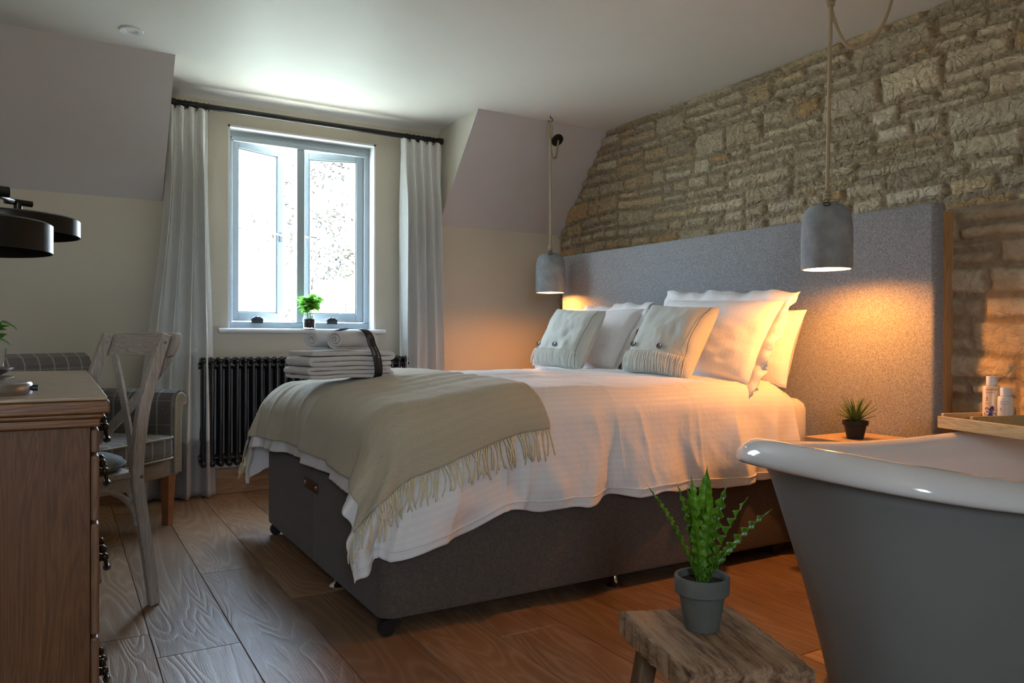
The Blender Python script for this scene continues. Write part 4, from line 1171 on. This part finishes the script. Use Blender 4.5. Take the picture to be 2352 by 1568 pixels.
# azimuths relative to the camera's right direction (-31 deg) : 0 = right in the photo
cr = R(-30.6)
for L_, w_, az, ti, be, sd in ((.235, .015, 62, .10, .10, 1), (.200, .0165, 205, .10, .12, 2), (.225, .0115, 178, .36, .25, 3), (.205, .014, 25, .21, .15, 4), (.20, .0155, -18, .30, .25, 5),
                               (.205, .0115, 0, .55, .36, 6), (.205, .0125, 155, .17, .10, 7), (.12, .010, 10, .5, .5, 8), (.215, .0125, 115, .09, .10, 9), (.15, .0115, -125, .16, .2, 10), (.185, .013, -70, .10, .12, 11)):
    frond(L_, w_, R(az)+cr, ti, be, sd)

# ------------------------------------------------------------------ desk with drawers
DX, DY0, DY1, DZ = .082, 1.748, 3.20, .812
dk = thing('dressing_desk', 'brown limed wood desk with a drawer pedestal, cut off by the left edge', 'desk', (-.22, 2.47, 0))
o3 = Vector(dk.location)
def dkb(mb): mb.v = [(x-o3.x, y-o3.y, z) for x, y, z in mb.v]; return mb
dkb(MB().box(-.60, DX, DY0, DY1, DZ-.008, DZ)).build('desk_top', 'desk_top_wood', dk, bevel=.003)
m = MB()
for ins, z0, z1 in ((-.004, DZ-.034, DZ-.0085), (.006, DZ-.044, DZ-.034), (.012, DZ-.062, DZ-.044)): m.box(-.60+ins, DX-ins, DY0+ins, DY1-ins, z0, z1)
dkb(m).build('moulding', 'desk_edge_wood', dk, bevel=.004, seg=3)
PY0, PY1 = DY0+.028, 2.30
dkb(MB().box(-.57, .052, PY0, PY1, .05, DZ-.063)).build('pedestal', 'desk_wood', dk, bevel=.002)
dkb(MB().box(-.575, .057, PY0-.006, PY1+.006, 0, .05)).build('plinth', 'desk_wood', dk, bevel=.003)
dkb(MB().box(-.57, -.44, DY1-.08, DY1-.03, .0, DZ-.063)).build('end_panel', 'desk_wood', dk, bevel=.002)
dkb(MB().box(-.57, -.55, PY1, DY1-.08, .35, DZ-.063)).build('back_panel', 'desk_wood', dk)
zs = [DZ-.066, .692, .552, .318, .055]
for k in range(4):
    z1, z0 = zs[k]-.002, zs[k+1]+.002
    dr = dkb(MB().box(.0525, .0685, PY0+.001, PY1-.002, z0, z1)).build('drawer', 'drawer_wood', dk, bevel=.006, seg=2)
    zc = (z0+z1)/2+(.0 if k < 3 else .0)
    for yc in (PY0+.14,):
        m = MB(); X0 = .0685
        for dy in (-.035, .035):
            m.tube([(X0, yc+dy, zc+.018), (X0+.012, yc+dy, zc+.018)], [.011, .007], 12)
            m.lathe([(.002, -.009), (.007, -.006), (.009, 0), (.007, .006), (.002, .009)], (X0+.014, yc+dy, zc+.018), 12)
            m.lathe([(.003, -.008), (.0075, -.004), (.0085, .002), (.004, .009)], (X0+.009, yc+dy, zc+.036), 10)
        n = 14; pts = []; rs_ = []
        for i in range(n+1):
            t = i/n; a = PI*t; pts.append((X0+.016+.004*math.sin(a), yc-.035*math.cos(a), zc+.018-.032*math.sin(a)**.8)); rs_.append(.0036+.0045*math.exp(-((t-.5)/.07)**2)+.003*math.exp(-((abs(t-.5)-.13)/.03)**2))
        m.tube(pts, rs_, 10)
        m.box(X0, X0+.003, yc-.045, yc+.045, zc-.02, zc+.03)
        dkb(m).build('drop_handle', 'dark_bronze', dr, smooth=60)

# desk lamp (two round shades)
dlp = thing('desk_lamp', 'black desk lamp with two round metal shades, mostly beyond the left edge', 'lamp', (-.125, 1.90, DZ))
MB().lathe([(.0, .0), (.072, 0), (.074, .003), (.074, .022), (.071, .026), (.0, .026)], (0, 0, 0), 48, False, False).build('lamp_base', 'steel', dlp, smooth=40)
kb = MB(); kb.tube([(.0735, -.008, .013), (.084, -.009, .013)], [.006, .0065], 12); kb.build('switch_knob', 'dark_plastic', dlp, smooth=40)
def desk_local(p): return Vector(p)-Vector((-.125, 1.90, DZ))
MB().tube([(-.03, 0, .026), (-.03, 0, .43)], .008, 12).build('stem', 'lamp_black', dlp, smooth=50)
def shade(name, c, r, z0, z1, mat='lamp_black'):
    c = desk_local((c[0], c[1], 0)); h = z1-z0; z = z0-DZ
    return MB().lathe([(.012, h), (r-.006, h), (r, h-.004), (r, 0), (r-.003, 0), (r-.004, h-.006), (.012, h-.004)], (c.x, c.y, z), 64, True, False).build(name, mat, dlp, smooth=40)
s1 = shade('lamp_shade', (-.164, 1.956), .150, 1.113, 1.177)
s2 = shade('lamp_shade', (-.115, 2.218), .158, 1.181, 1.224)
m = MB(); m.tube([desk_local((-.20, 1.885, 1.235)), desk_local((-.094, 1.915, 1.235))], .0115, 16); m.build('hinge_barrel', 'lamp_black', dlp, smooth=50)
MB().tube([desk_local((-.0945, 1.915, 1.235)), desk_local((-.0925, 1.9155, 1.235))], .0105, 16).build('end_cap', 'white_plastic', dlp, smooth=50)
m = MB(); m.tube([desk_local((-.155, 1.90, 1.24)), desk_local((-.13, 2.03, 1.250)), desk_local((-.10, 2.17, 1.256))], .006, 10)
m.tube([desk_local((-.115, 2.185, 1.258)), desk_local((-.062, 2.215, 1.258))], .0075, 12)
m.tube([desk_local((-.09, 2.20, 1.258)), desk_local((-.09, 2.20, 1.222))], .009, 12)
m.tube([desk_local((-.160, 1.90, 1.235)), desk_local((-.163, 1.94, 1.19)), desk_local((-.164, 1.956, 1.174))], .007, 10)
m.build('arm', 'lamp_black', dlp, smooth=50)

# small dishes and glass vase with greenery
dsh = thing('dish', 'small metal-rimmed dish on the desk, lower of the two', 'dish', (-.188, 2.32, DZ+.0005))
MB().lathe([(.0, .004), (.060, .004), (.086, .018), (.088, .020), (.086, .016), (.060, 0), (.0, 0)], (0, 0, 0), 40, False, False).build('bowl', 'steel', dsh, smooth=50)
dsh = thing('dish', 'small metal-rimmed dish on the desk, stacked on top of the other', 'dish', (-.186, 2.322, DZ+.015))
MB().lathe([(.0, .008), (.050, .008), (.082, .026), (.084, .028), (.082, .024), (.050, .0045), (.0, .0045)], (0, 0, 0), 40, False, False).build('bowl', 'steel', dsh, smooth=50)
def leaf(L, w, fold=.3):
    """serrated leaf in XZ growing along +X"""
    n = 9; vs = []; 
    for i in range(n):
        t = i/(n-1); ww = w*math.sin(PI*min(1, t**.75*.97+.03))**.9*(1+.12*(i % 2))
        vs += [(t*L, -ww, fold*ww-.35*L*t*t), (t*L, 0, -.35*L*t*t), (t*L, ww, fold*ww-.35*L*t*t)]
    return vs, [(3*i+j, 3*i+j+1, 3*i+j+4, 3*i+j+3) for i in range(n-1) for j in (0, 1)]
def bushy(root, mat, z0, z1, rad, nl, L, w, seed, stem='leaf_dark', nst=5):
    rg = random.Random(seed); m = MB(); sm_ = MB(); tops = []
    for k in range(nst):
        a = 2*PI*k/nst+rg.random(); r_ = rad*.5*rg.random()+.15*rad; top = Vector((r_*math.cos(a), r_*math.sin(a), z0+(z1-z0)*(.6+.4*rg.random())))
        sm_.tube([(0.3*top.x, .3*top.y, z0-.02), (top.x*.6, top.y*.6, (z0+top.z)/2), top], [.0016, .0014, .0010], 5); tops.append(top)
    for k in range(nl):
        top = tops[k % nst]; t = .35+.65*rg.random(); c = Vector((top.x*t, top.y*t, z0+(top.z-z0)*t)); az = rg.random()*2*PI; L_ = L*(.7+.6*rg.random())
        M = Matrix.Translation(c) @ Matrix.Rotation(az, 4, 'Z') @ Matrix.Rotation(-R(rg.uniform(-15, 45)), 4, 'Y') @ Matrix.Rotation(rg.uniform(-.6, .6), 4, 'X')
        m.xf = M; m.add(*leaf(L_, L_*w))
    m.build('leaves', mat, root, smooth=180)
    sm_.build('stems', stem, root, smooth=180)
vs_ = thing('glass_vase', 'clear glass tumbler on the desk at the left edge', 'vase', (-.180, 2.78, DZ+.0005))
MB().lathe([(.0, 0), (.026, 0), (.028, .003), (.038, .085), (.0365, .085), (.0265, .006), (.0, .006)], (0, 0, 0), 32, False, False).build('tumbler', 'glass_jar', vs_, smooth=50)
lp = thing('leafy_sprig', 'green leafy sprig standing in the glass on the desk', 'plant', (-.180, 2.78, DZ+.01))
bushy(lp, 'leaf_dark', .07, .175, .06, 30, .042, .38, 12)

# basil-like plant in a jar on the sill
jr = thing('glass_jar', 'small glass jar of soil on the window sill', 'jar', (1.350, 4.80, .9935))
MB().lathe([(.0, 0), (.036, 0), (.039, .004), (.039, .060), (.036, .070), (.033, .074), (.034, .086), (.0355, .088), (.034, .090), (.0315, .086), (.031, .074), (.034, .068), (.0365, .060), (.0365, .006), (.0, .005)], (0, 0, 0), 36, False, False).build('jar_body', 'glass_jar', jr, smooth=50)
bp = thing('basil_plant', 'bright green leafy herb growing from the jar on the window sill', 'plant', (1.350, 4.80, .9995))
MB().lathe([(.0, 0), (.0345, .001), (.0345, .052), (.0, .058)], (0, 0, 0), 28, False, False).build('soil', 'soil', bp, smooth=50)
bushy(bp, 'leaf_basil',   .075, .20, .135, 130, .050, .42, 21, 'leaf_basil', 9)

# ------------------------------------------------------------------ cross-back chair
bdir = Vector((.912, .410, 0)); ch = thing('dining_chair', 'whitewashed cross-back wooden chair at the desk', 'chair', (.28, 2.93, 0), math.atan2(.410, .912))
# local: x = backwards, y = across (near stile at y=0, far stile at y=.42)
ST = [(0, 0), (-.017, .147), (-.041, .30), (-.061, .45), (-.058, .543), (-.040, .68), (-.020, .755), (.016, .87), (.042, .945)]
def smooth_path(pts, n):
    P_ = [Vector((a, 0, b)) for a, b in pts]; out = []
    for k in range(n+1):
        s = k/n*(len(P_)-1); i = min(int(s), len(P_)-2); f = s-i
        g = lambda q: P_[max(0, min(len(P_)-1, q))]
        a, b, c_, d_ = g(i-1), g(i), g(i+1), g(i+2)
        out.append(.5*((2*b)+(-a+c_)*f+(2*a-5*b+4*c_-d_)*f*f+(-a+3*b-3*c_+d_)*f**3))
    return out
def rail(path, wy, wx, name, parent, mat, lean=None, bevel=.004):
    """rectangular section swept along path in the local xz plane; wy half width across, wx half thickness"""
    m = MB(); vs = []
    for i, p_ in enumerate(path):
        a = path[max(i-1, 0)]; b = path[min(i+1, len(path)-1)]; t_ = (b-a).normalized(); n_ = Vector((t_.z, 0, -t_.x)); ky = wy(i/(len(path)-1)) if callable(wy) else wy; kx = wx(i/(len(path)-1)) if callable(wx) else wx
        for sx, sy in ((-1, -1), (1, -1), (1, 1), (-1, 1)): vs.append(p_+n_*kx*sx+Vector((0, ky*sy, 0)))
    fs = [(0, 3, 2, 1)]; L_ = len(path)
    for i in range(L_-1):
        for k in range(4): l = (k+1) % 4; fs.append((i*4+k, i*4+l, i*4+4+l, i*4+4+k))
    fs.append(tuple((L_-1)*4+k for k in range(4)))
    return m.add(vs, fs).build(name, mat, parent, bevel=bevel, recalc=True)
CWD = .40
for y in (0, CWD):
    path = smooth_path(ST, 26)
    o = rail(path, .014, lambda t: .017+.004*math.sin(PI*t), 'rear_leg', ch, 'limed_oak'); o.location = (0, y, 0)
    m = MB(); m.lathe([(.0, .0), (.006, 0), (.0055, .002), (0, .0025)], (0, 0, 0), 14, False, False); sc = m.build('screw_cap', 'steel', o, smooth=60); sc.location = (.032, -.0145, .915); sc.rotation_euler = (PI/2, 0, 0)
    m = MB(); m.lathe([(.0, .0), (.006, 0), (.0055, .002), (0, .0025)], (0, 0, 0), 14, False, False); sc = m.build('screw_cap', 'steel', o, smooth=60); sc.location = (-.052, -.0145, .455); sc.rotation_euler = (PI/2, 0, 0)
# top rail, behind the stiles, bowed, with rounded ends
n = 30; vs = []; m = MB()
for i in range(n+1):
    t = i/n; y = -.045+(CWD+.075)*t; x = .060+.030*math.sin(PI*t); e = min(t, 1-t)/.07; hh = .043*math.sqrt(max(0.02, 1-(1-min(1, e))**2)); 
    zc = .905+.004*math.sin(PI*t)
    for sx, sz in ((-1, -1), (1, -1), (1, 1), (-1, 1)): vs.append((x+.011*sx+.35*hh*sz, y, zc+hh*sz))
fs = [(0, 3, 2, 1), tuple(n*4+k for k in range(4))]
for i in range(n):
    for k in range(4): l = (k+1) % 4; fs.append((i*4+k, i*4+l, i*4+4+l, i*4+4+k))
m.add(vs, fs).build('top_rail', 'limed_oak_x', ch, bevel=.004, recalc=True)
def slat(p0, p1, p2, w, name='cross_slat', t=.005):
    m = MB(); vs = []; P_ = []
    for k in range(15):
        s = k/14; a = Vector(p0).lerp(Vector(p1), s); b = Vector(p1).lerp(Vector(p2), s); P_.append(a.lerp(b, s))
    for i, p_ in enumerate(P_):
        tg = (P_[min(i+1, 14)]-P_[max(i-1, 0)]).normalized(); nx = Vector((1, 0, 0)); sd = tg.cross(nx).normalized(); nn = sd.cross(tg).normalized()
        for a, b in ((-1, -1), (1, -1), (1, 1), (-1, 1)): vs.append(p_+sd*w*a+nn*t*b)
    fs = [(0, 3, 2, 1), tuple(14*4+k for k in range(4))]
    for i in range(14):
        for k in range(4): l = (k+1) % 4; fs.append((i*4+k, i*4+l, i*4+4+l, i*4+4+k))
    m.add(vs, fs).build(name, 'limed_oak', ch, bevel=.002, recalc=True)
slat((.056, CWD-.02, .87), (.015, .22, .70), (-.064, .012, .50), .020)
slat((.058, .0, .87), (.035, .18, .68), (-.052, CWD-.012, .50), .020)
# seat, apron, front legs
sq = [(-.048, .0), (-.048, CWD), (-.46, CWD+.02), (-.46, -.02)]
m = MB(); m.hexa([(x, y, .452) for x, y in sq[::-1]], [(x, y, .472) for x, y in sq[::-1]]); m.build('seat', 'limed_oak_x', ch, bevel=.005, recalc=True)
m = MB().box(-.45, -.06, .006, .024, .405, .452).box(-.45, -.06, CWD-.024, CWD-.006, .405, .452).box(-.08, -.06, .02, CWD-.02, .405, .452).box(-.45, -.43, 0, CWD, .405, .452)
m.build('apron', 'limed_oak_x', ch, bevel=.003)
for y in (.0, CWD):
    m = MB(); m.tube([(-.43, y, .462), (-.435, y, .25), (-.445, y, 0)], [.019, .017, .012], 12); m.build('front_leg', 'limed_oak', ch, smooth=40)
def brace(pts, r):
    P_ = [Vector(p_) for p_ in pts]; out = []
    for k in range(17):
        s = k/16; a = P_[0].lerp(P_[1], s); b = P_[1].lerp(P_[2], s); out.append(a.lerp(b, s))
    MB().tube(out, r, 10, flat=.8).build('bent_brace', 'limed_oak', ch, smooth=60)
brace([(-.065, .22, .430), (-.05, .04, .445), (-.044, .014, .285)], .011)
brace([(-.065, CWD-.22, .430), (-.05, CWD-.04, .445), (-.044, CWD-.014, .285)], .011)
brace([(-.27, .015, .430), (-.07, .012, .44), (-.055, .012, .285)], .013)
brace([(-.27, CWD-.015, .430), (-.07, CWD-.012, .44), (-.055, CWD-.012, .285)], .011)
pad = thing('seat_cushion', 'round grey felt cushion on the cross-back chair', 'cushion', tuple(Vector((.28, 2.93, .4725))+Vector((.912*-.225-.410*.185, .410*-.225+.912*.185, 0))), math.atan2(.410, .912))
m = MB(); m.lathe([(.0, .0), (.15, .0), (.185, .007), (.197, .022), (.188, .038), (.16, .050), (.08, .057), (.0, .058)], (0, 0, 0), 48, False, False); m.build('pad', 'cushion_felt', pad, smooth=180)
MB().tube([(.197*math.cos(2*PI*k/48), .197*math.sin(2*PI*k/48), .022) for k in range(48)], .004, 8, closed=True).build('piping', 'cushion_felt', pad, smooth=180)

# ------------------------------------------------------------------ armchair
ac = thing('armchair', 'grey plaid roll-arm armchair with tapered wooden legs by the curtain', 'armchair', (.525, 4.165, 0), R(46))
def boxuv(m, ax):
    vs = m.v
    for i, f in enumerate(m.f):
        p0, p1, p2 = Vector(vs[f[0]]), Vector(vs[f[1]]), Vector(vs[f[2]]); nr = (p1-p0).cross(p2-p0); a = [abs(c) for c in nr]; k = a.index(max(a))
        if ax == 'y': g = {0: lambda p: (p[1], p[2]), 1: lambda p: (p[0], p[2]), 2: lambda p: (p[1], p[0])}[k]
        else: g = {0: lambda p: (p[1], p[2]), 1: lambda p: (p[0], p[2]), 2: lambda p: (p[0], p[1])}[k]
        m.uv[i] = [g(vs[q]) for q in f]
    return m
def armprofile(s):   # outline in (x,z); s=+1 : arm at x~0 side rolling outwards to +x
    pts = [(-.075, .26), (-.075, .60), (-.070, .632), (-.052, .658), (-.022, .672), (.012, .670), (.040, .652), (.052, .625), (.048, .600), (.030, .585), (.014, .588), (.006, .575), (.002, .55), (.002, .26)]
    return [(x*s, z) for x, z in pts]
def arm(s, xoff):
    pr = armprofile(s); n = len(pr); ys = [0, .012, .3, .60]; m = MB(); 
    V_ = [[(x+xoff, y, z) for x, z in pr] for y in ys]
    # arc-length uv so the stripes run over the roll
    d = [0]
    for i in range(1, n): d.append(d[-1]+math.dist(pr[i], pr[i-1]))
    for i in range(len(ys)-1):
        for k in range(n-1):
            b = len(m.v); m.v += [V_[i][k], V_[i][k+1], V_[i+1][k+1], V_[i+1][k]]; m.uv[len(m.f)] = [(ys[i], d[k]), (ys[i], d[k+1]), (ys[i+1], d[k+1]), (ys[i+1], d[k])]; m.f.append([b, b+1, b+2, b+3] if s > 0 else [b+3, b+2, b+1, b])
    b = len(m.v); m.v += [(x+xoff, 0, z) for x, z in pr]; m.uv[len(m.f)] = [(x, z) for x, z in pr]; m.f.append(list(range(b, b+n)))
    o = m.build('arm', 'plaid', ac, smooth=50)
    # narrow front panel in plain wool with piping
    def inset(x, z):
        if z > .57: cx_, cz_ = -.012, .622; return (s*(cx_+(s*x-cx_)*.62), cz_+(z-cz_)*.62)
        return (s*(-.036+(s*x+.036)*.58), z)
    c = [(inset(x, z)[0]+xoff, inset(x, z)[1]) for x, z in pr]; m = MB(); m.add([(x, -.006, z) for x, z in c]+[(x, .012, z) for x, z in c], [tuple(range(n)), tuple(range(2*n-1, n-1, -1))]+[(k, (k+1) % n, (k+1) % n+n, k+n) for k in range(n)])
    m.build('arm_front', 'tan_wool', o, recalc=True, bevel=.003)
    MB().tube([(x, -.004, z) for x, z in c], .0055, 8).build('piping', 'plaid', o, smooth=180)
arm(1, 0); arm(-1, -.68)
m = rbox(-.60, -.08, -.035, .50, .335, .455, .05, 6, ev=.03); boxuv(m, 'x'); cu = m.build('seat_pad', 'plaid', ac, smooth=50)
for z in (.345, .445):
    pts = []
    for cx, cy, a0 in ((-.13, .45, 0), (-.55, .45, 90), (-.55, .012, 180), (-.13, .012, 270)):
        for k in range(6): a = R(a0+18*k); pts.append((cx+.048*math.cos(a), cy+.048*math.sin(a), z))
    MB().tube(pts, .0045, 8, closed=True).build('piping', 'plaid', cu, smooth=180)
rbox(-.68, -.003, .006, .60, .245, .338, .02, 4, ev=.012).build('seat_rail', 'tan_wool', ac, smooth=40)
# back with rolled top
pb = [(.50, .30), (.515, .70), (.52, .80), (.535, .835), (.565, .855), (.60, .85), (.625, .825), (.625, .79), (.61, .77), (.605, .30)]
n = len(pb); d = [0]
for i in range(1, n): d.append(d[-1]+math.dist(pb[i], pb[i-1]))
m = MB(); xs_ = [-.665, -.02]
for k in range(n):
    l = (k+1) % n; b = len(m.v); m.v += [(xs_[0], pb[k][0], pb[k][1]), (xs_[1], pb[k][0], pb[k][1]), (xs_[1], pb[l][0], pb[l][1]), (xs_[0], pb[l][0], pb[l][1])]
    dl = d[l] if l else d[-1]+.47; m.uv[len(m.f)] = [(xs_[0], d[k]), (xs_[1], d[k]), (xs_[1], dl), (xs_[0], dl)]; m.f.append([b, b+1, b+2, b+3])
for x in xs_:
    b = len(m.v); m.v += [(x, p_[0], p_[1]) for p_ in pb]; m.uv[len(m.f)] = [(p_[0], p_[1]) for p_ in pb]; m.f.append(list(range(b, b+n)))
m.build('backrest', 'plaid', ac, recalc=True, smooth=60)
for x, y in ((-.045, .045), (-.63, .045), (-.045, .54), (-.63, .54)):
    m = MB(); a, b = .026, .018
    m.hexa([(x-b, y-b, 0), (x+b, y-b, 0), (x+b, y+b, 0), (x-b, y+b, 0)], [(x-a, y-a, .246), (x+a, y-a, .246), (x+a, y+a, .246), (x-a, y+a, .246)]); m.build('leg', 'walnut_leg', ac, bevel=.002)

for pre, g in (('curtain', 'curtains either side of the window'), ('pillow', 'pillows against the headboard'), ('scatter_cushion', 'buttoned cushions on the bed'), ('bath_towel', 'folded bath towels in the stack'),
               ('rolled_towel', 'rolled hand towels on the stack'), ('pendant_lamp', 'pendants hanging by the bed'), ('dish', 'dishes stacked on the desk'), ('toiletry_bottle', 'toiletry bottles on the bath tray')):
    for o in bpy.data.objects:
        if o.parent is None and o.name.split('.')[0] == pre: o['group'] = g

# ------------------------------------------------------------------ outside the window
mb = MB(); mb.box(-30, 30, 8, 50, -3.2, -3.0); mb.build('lawn', 'grass'); tag(bpy.data.objects['lawn'], 'bright lawn outside below the window', 'lawn', kind='stuff')
tree = thing('tree', 'overexposed leafy tree outside behind the right casement', 'tree', (4.4, 12.0, -2.999))
rg = random.Random(9); m = MB(); tips = []
m.tube([(0, 0, 0), (-.1, .1, 2.5), (-.35, 0, 5), (-.3, 0, 7.5)], [.22, .17, .10, .04], 8)
for k in range(34):
    h = 1.8+5.6*rg.random(); a = rg.random()*2*PI; L_ = 2.1*(1-.06*h)*(.5+.6*rg.random()); p0 = Vector((-.06*h, 0, h)); p2 = p0+Vector((math.cos(a)*L_, math.sin(a)*L_, -.25+.6*rg.random())); p1 = (p0+p2)/2+Vector((0, 0, .35))
    m.tube([p0, p1, p2], [.035, .02, .006], 5); tips.append((p0, p1, p2))
m.build('trunk', 'bark', tree, smooth=180)
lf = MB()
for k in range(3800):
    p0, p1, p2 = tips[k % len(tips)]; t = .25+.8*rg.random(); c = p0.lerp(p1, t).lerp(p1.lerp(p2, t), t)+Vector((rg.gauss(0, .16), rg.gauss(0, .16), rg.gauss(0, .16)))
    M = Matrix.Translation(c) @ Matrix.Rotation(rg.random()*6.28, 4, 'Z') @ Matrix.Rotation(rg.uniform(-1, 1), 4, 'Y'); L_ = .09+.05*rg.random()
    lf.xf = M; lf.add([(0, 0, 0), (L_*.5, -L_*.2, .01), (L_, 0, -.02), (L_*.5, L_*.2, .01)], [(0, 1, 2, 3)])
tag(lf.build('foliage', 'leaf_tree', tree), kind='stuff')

# ------------------------------------------------------------------ light
wld = bpy.data.worlds.new('World'); SC.world = wld; wld.use_nodes = True
nt = wld.node_tree; bg = nt.nodes['Background']
tc = nt.nodes.new('ShaderNodeTexCoord'); sp = nt.nodes.new('ShaderNodeSeparateXYZ'); rp = nt.nodes.new('ShaderNodeValToRGB')
nt.links.new(tc.outputs['Generated'], sp.inputs[0]); mp = nt.nodes.new('ShaderNodeMapRange'); mp.inputs[1].default_value = -1; mp.inputs[2].default_value = 1
nt.links.new(sp.outputs['Z'], mp.inputs[0]); nt.links.new(mp.outputs[0], rp.inputs[0])
e = rp.color_ramp.elements; e[0].position = .46; e[0].color = (.82, .79, .66, 1); e[1].position = .52; e[1].color = (.75, .85, 1, 1)
n3 = e.new(.9); n3.color = (.50, .70, 1.0, 1)
nt.links.new(rp.outputs[0], bg.inputs['Color']); bg.inputs['Strength'].default_value = 16.0
def lamp(name, typ, loc, energy, color, **kw):
    l = bpy.data.lights.new(name, typ); l.energy = energy; l.color = color
    for k, v_ in kw.items(): setattr(l, k, v_)
    o = bpy.data.objects.new(name, l); COL.objects.link(o); o.location = loc; return o
pt = lamp('window_portal', 'AREA', ((RX0+RX1)/2, 5.14, (RZ0+RZ1)/2), 1, (1, 1, 1), shape='RECTANGLE', size=RX1-RX0, size_y=RZ1-RZ0); pt.rotation_euler = (R(-90), 0, 0); pt.data.cycles.is_portal = True
pt = lamp('fill_window_portal', 'AREA', (-.5, YB-.22, 1.5), 1, (1, 1, 1), shape='RECTANGLE', size=.6, size_y=.8); pt.rotation_euler = (R(90), 0, 0); pt.data.cycles.is_portal = True  # portal of the added rear fill opening
sun = lamp('sun', 'SUN', (8, 4, 12), 14, (1, .93, .8), angle=R(1)); sun.rotation_euler = Vector((1, -.15, .9)).to_track_quat('Z', 'Y').to_euler()
WARM = (1, .34, .058)
lamp('pendant_light_near', 'POINT', (2.59, 1.95, 1.208+.036), 12.5, WARM, shadow_soft_size=.026)
lamp('pendant_light_far', 'POINT', (2.738, 4.14, 1.233+.036), 8, WARM, shadow_soft_size=.026)

# ------------------------------------------------------------------ camera
yaw, pitch, rl, F = R(30.616), R(-.165), R(.166), 1751.
f = Vector((math.sin(yaw)*math.cos(pitch), math.cos(yaw)*math.cos(pitch), math.sin(pitch)))
r = Vector((math.cos(yaw), -math.sin(yaw), 0)); u_ = r.cross(f)
r2 = r*math.cos(rl)+u_*math.sin(rl); u2 = -r*math.sin(rl)+u_*math.cos(rl)
cam = bpy.data.cameras.new('camera'); co = bpy.data.objects.new('camera', cam); COL.objects.link(co)
M = Matrix((r2, u2, -f)).transposed().to_4x4(); M.translation = (0, 0, .93); co.matrix_world = M
cam.sensor_width = 36; cam.lens = F/2352*36; cam.clip_start = .05; cam.clip_end = 200
SC.camera = co
vs = SC.view_settings; vs.view_transform = 'Standard'; vs.look = 'None'; vs.gamma = 1; vs.exposure = 1.15; vs.use_curve_mapping = False
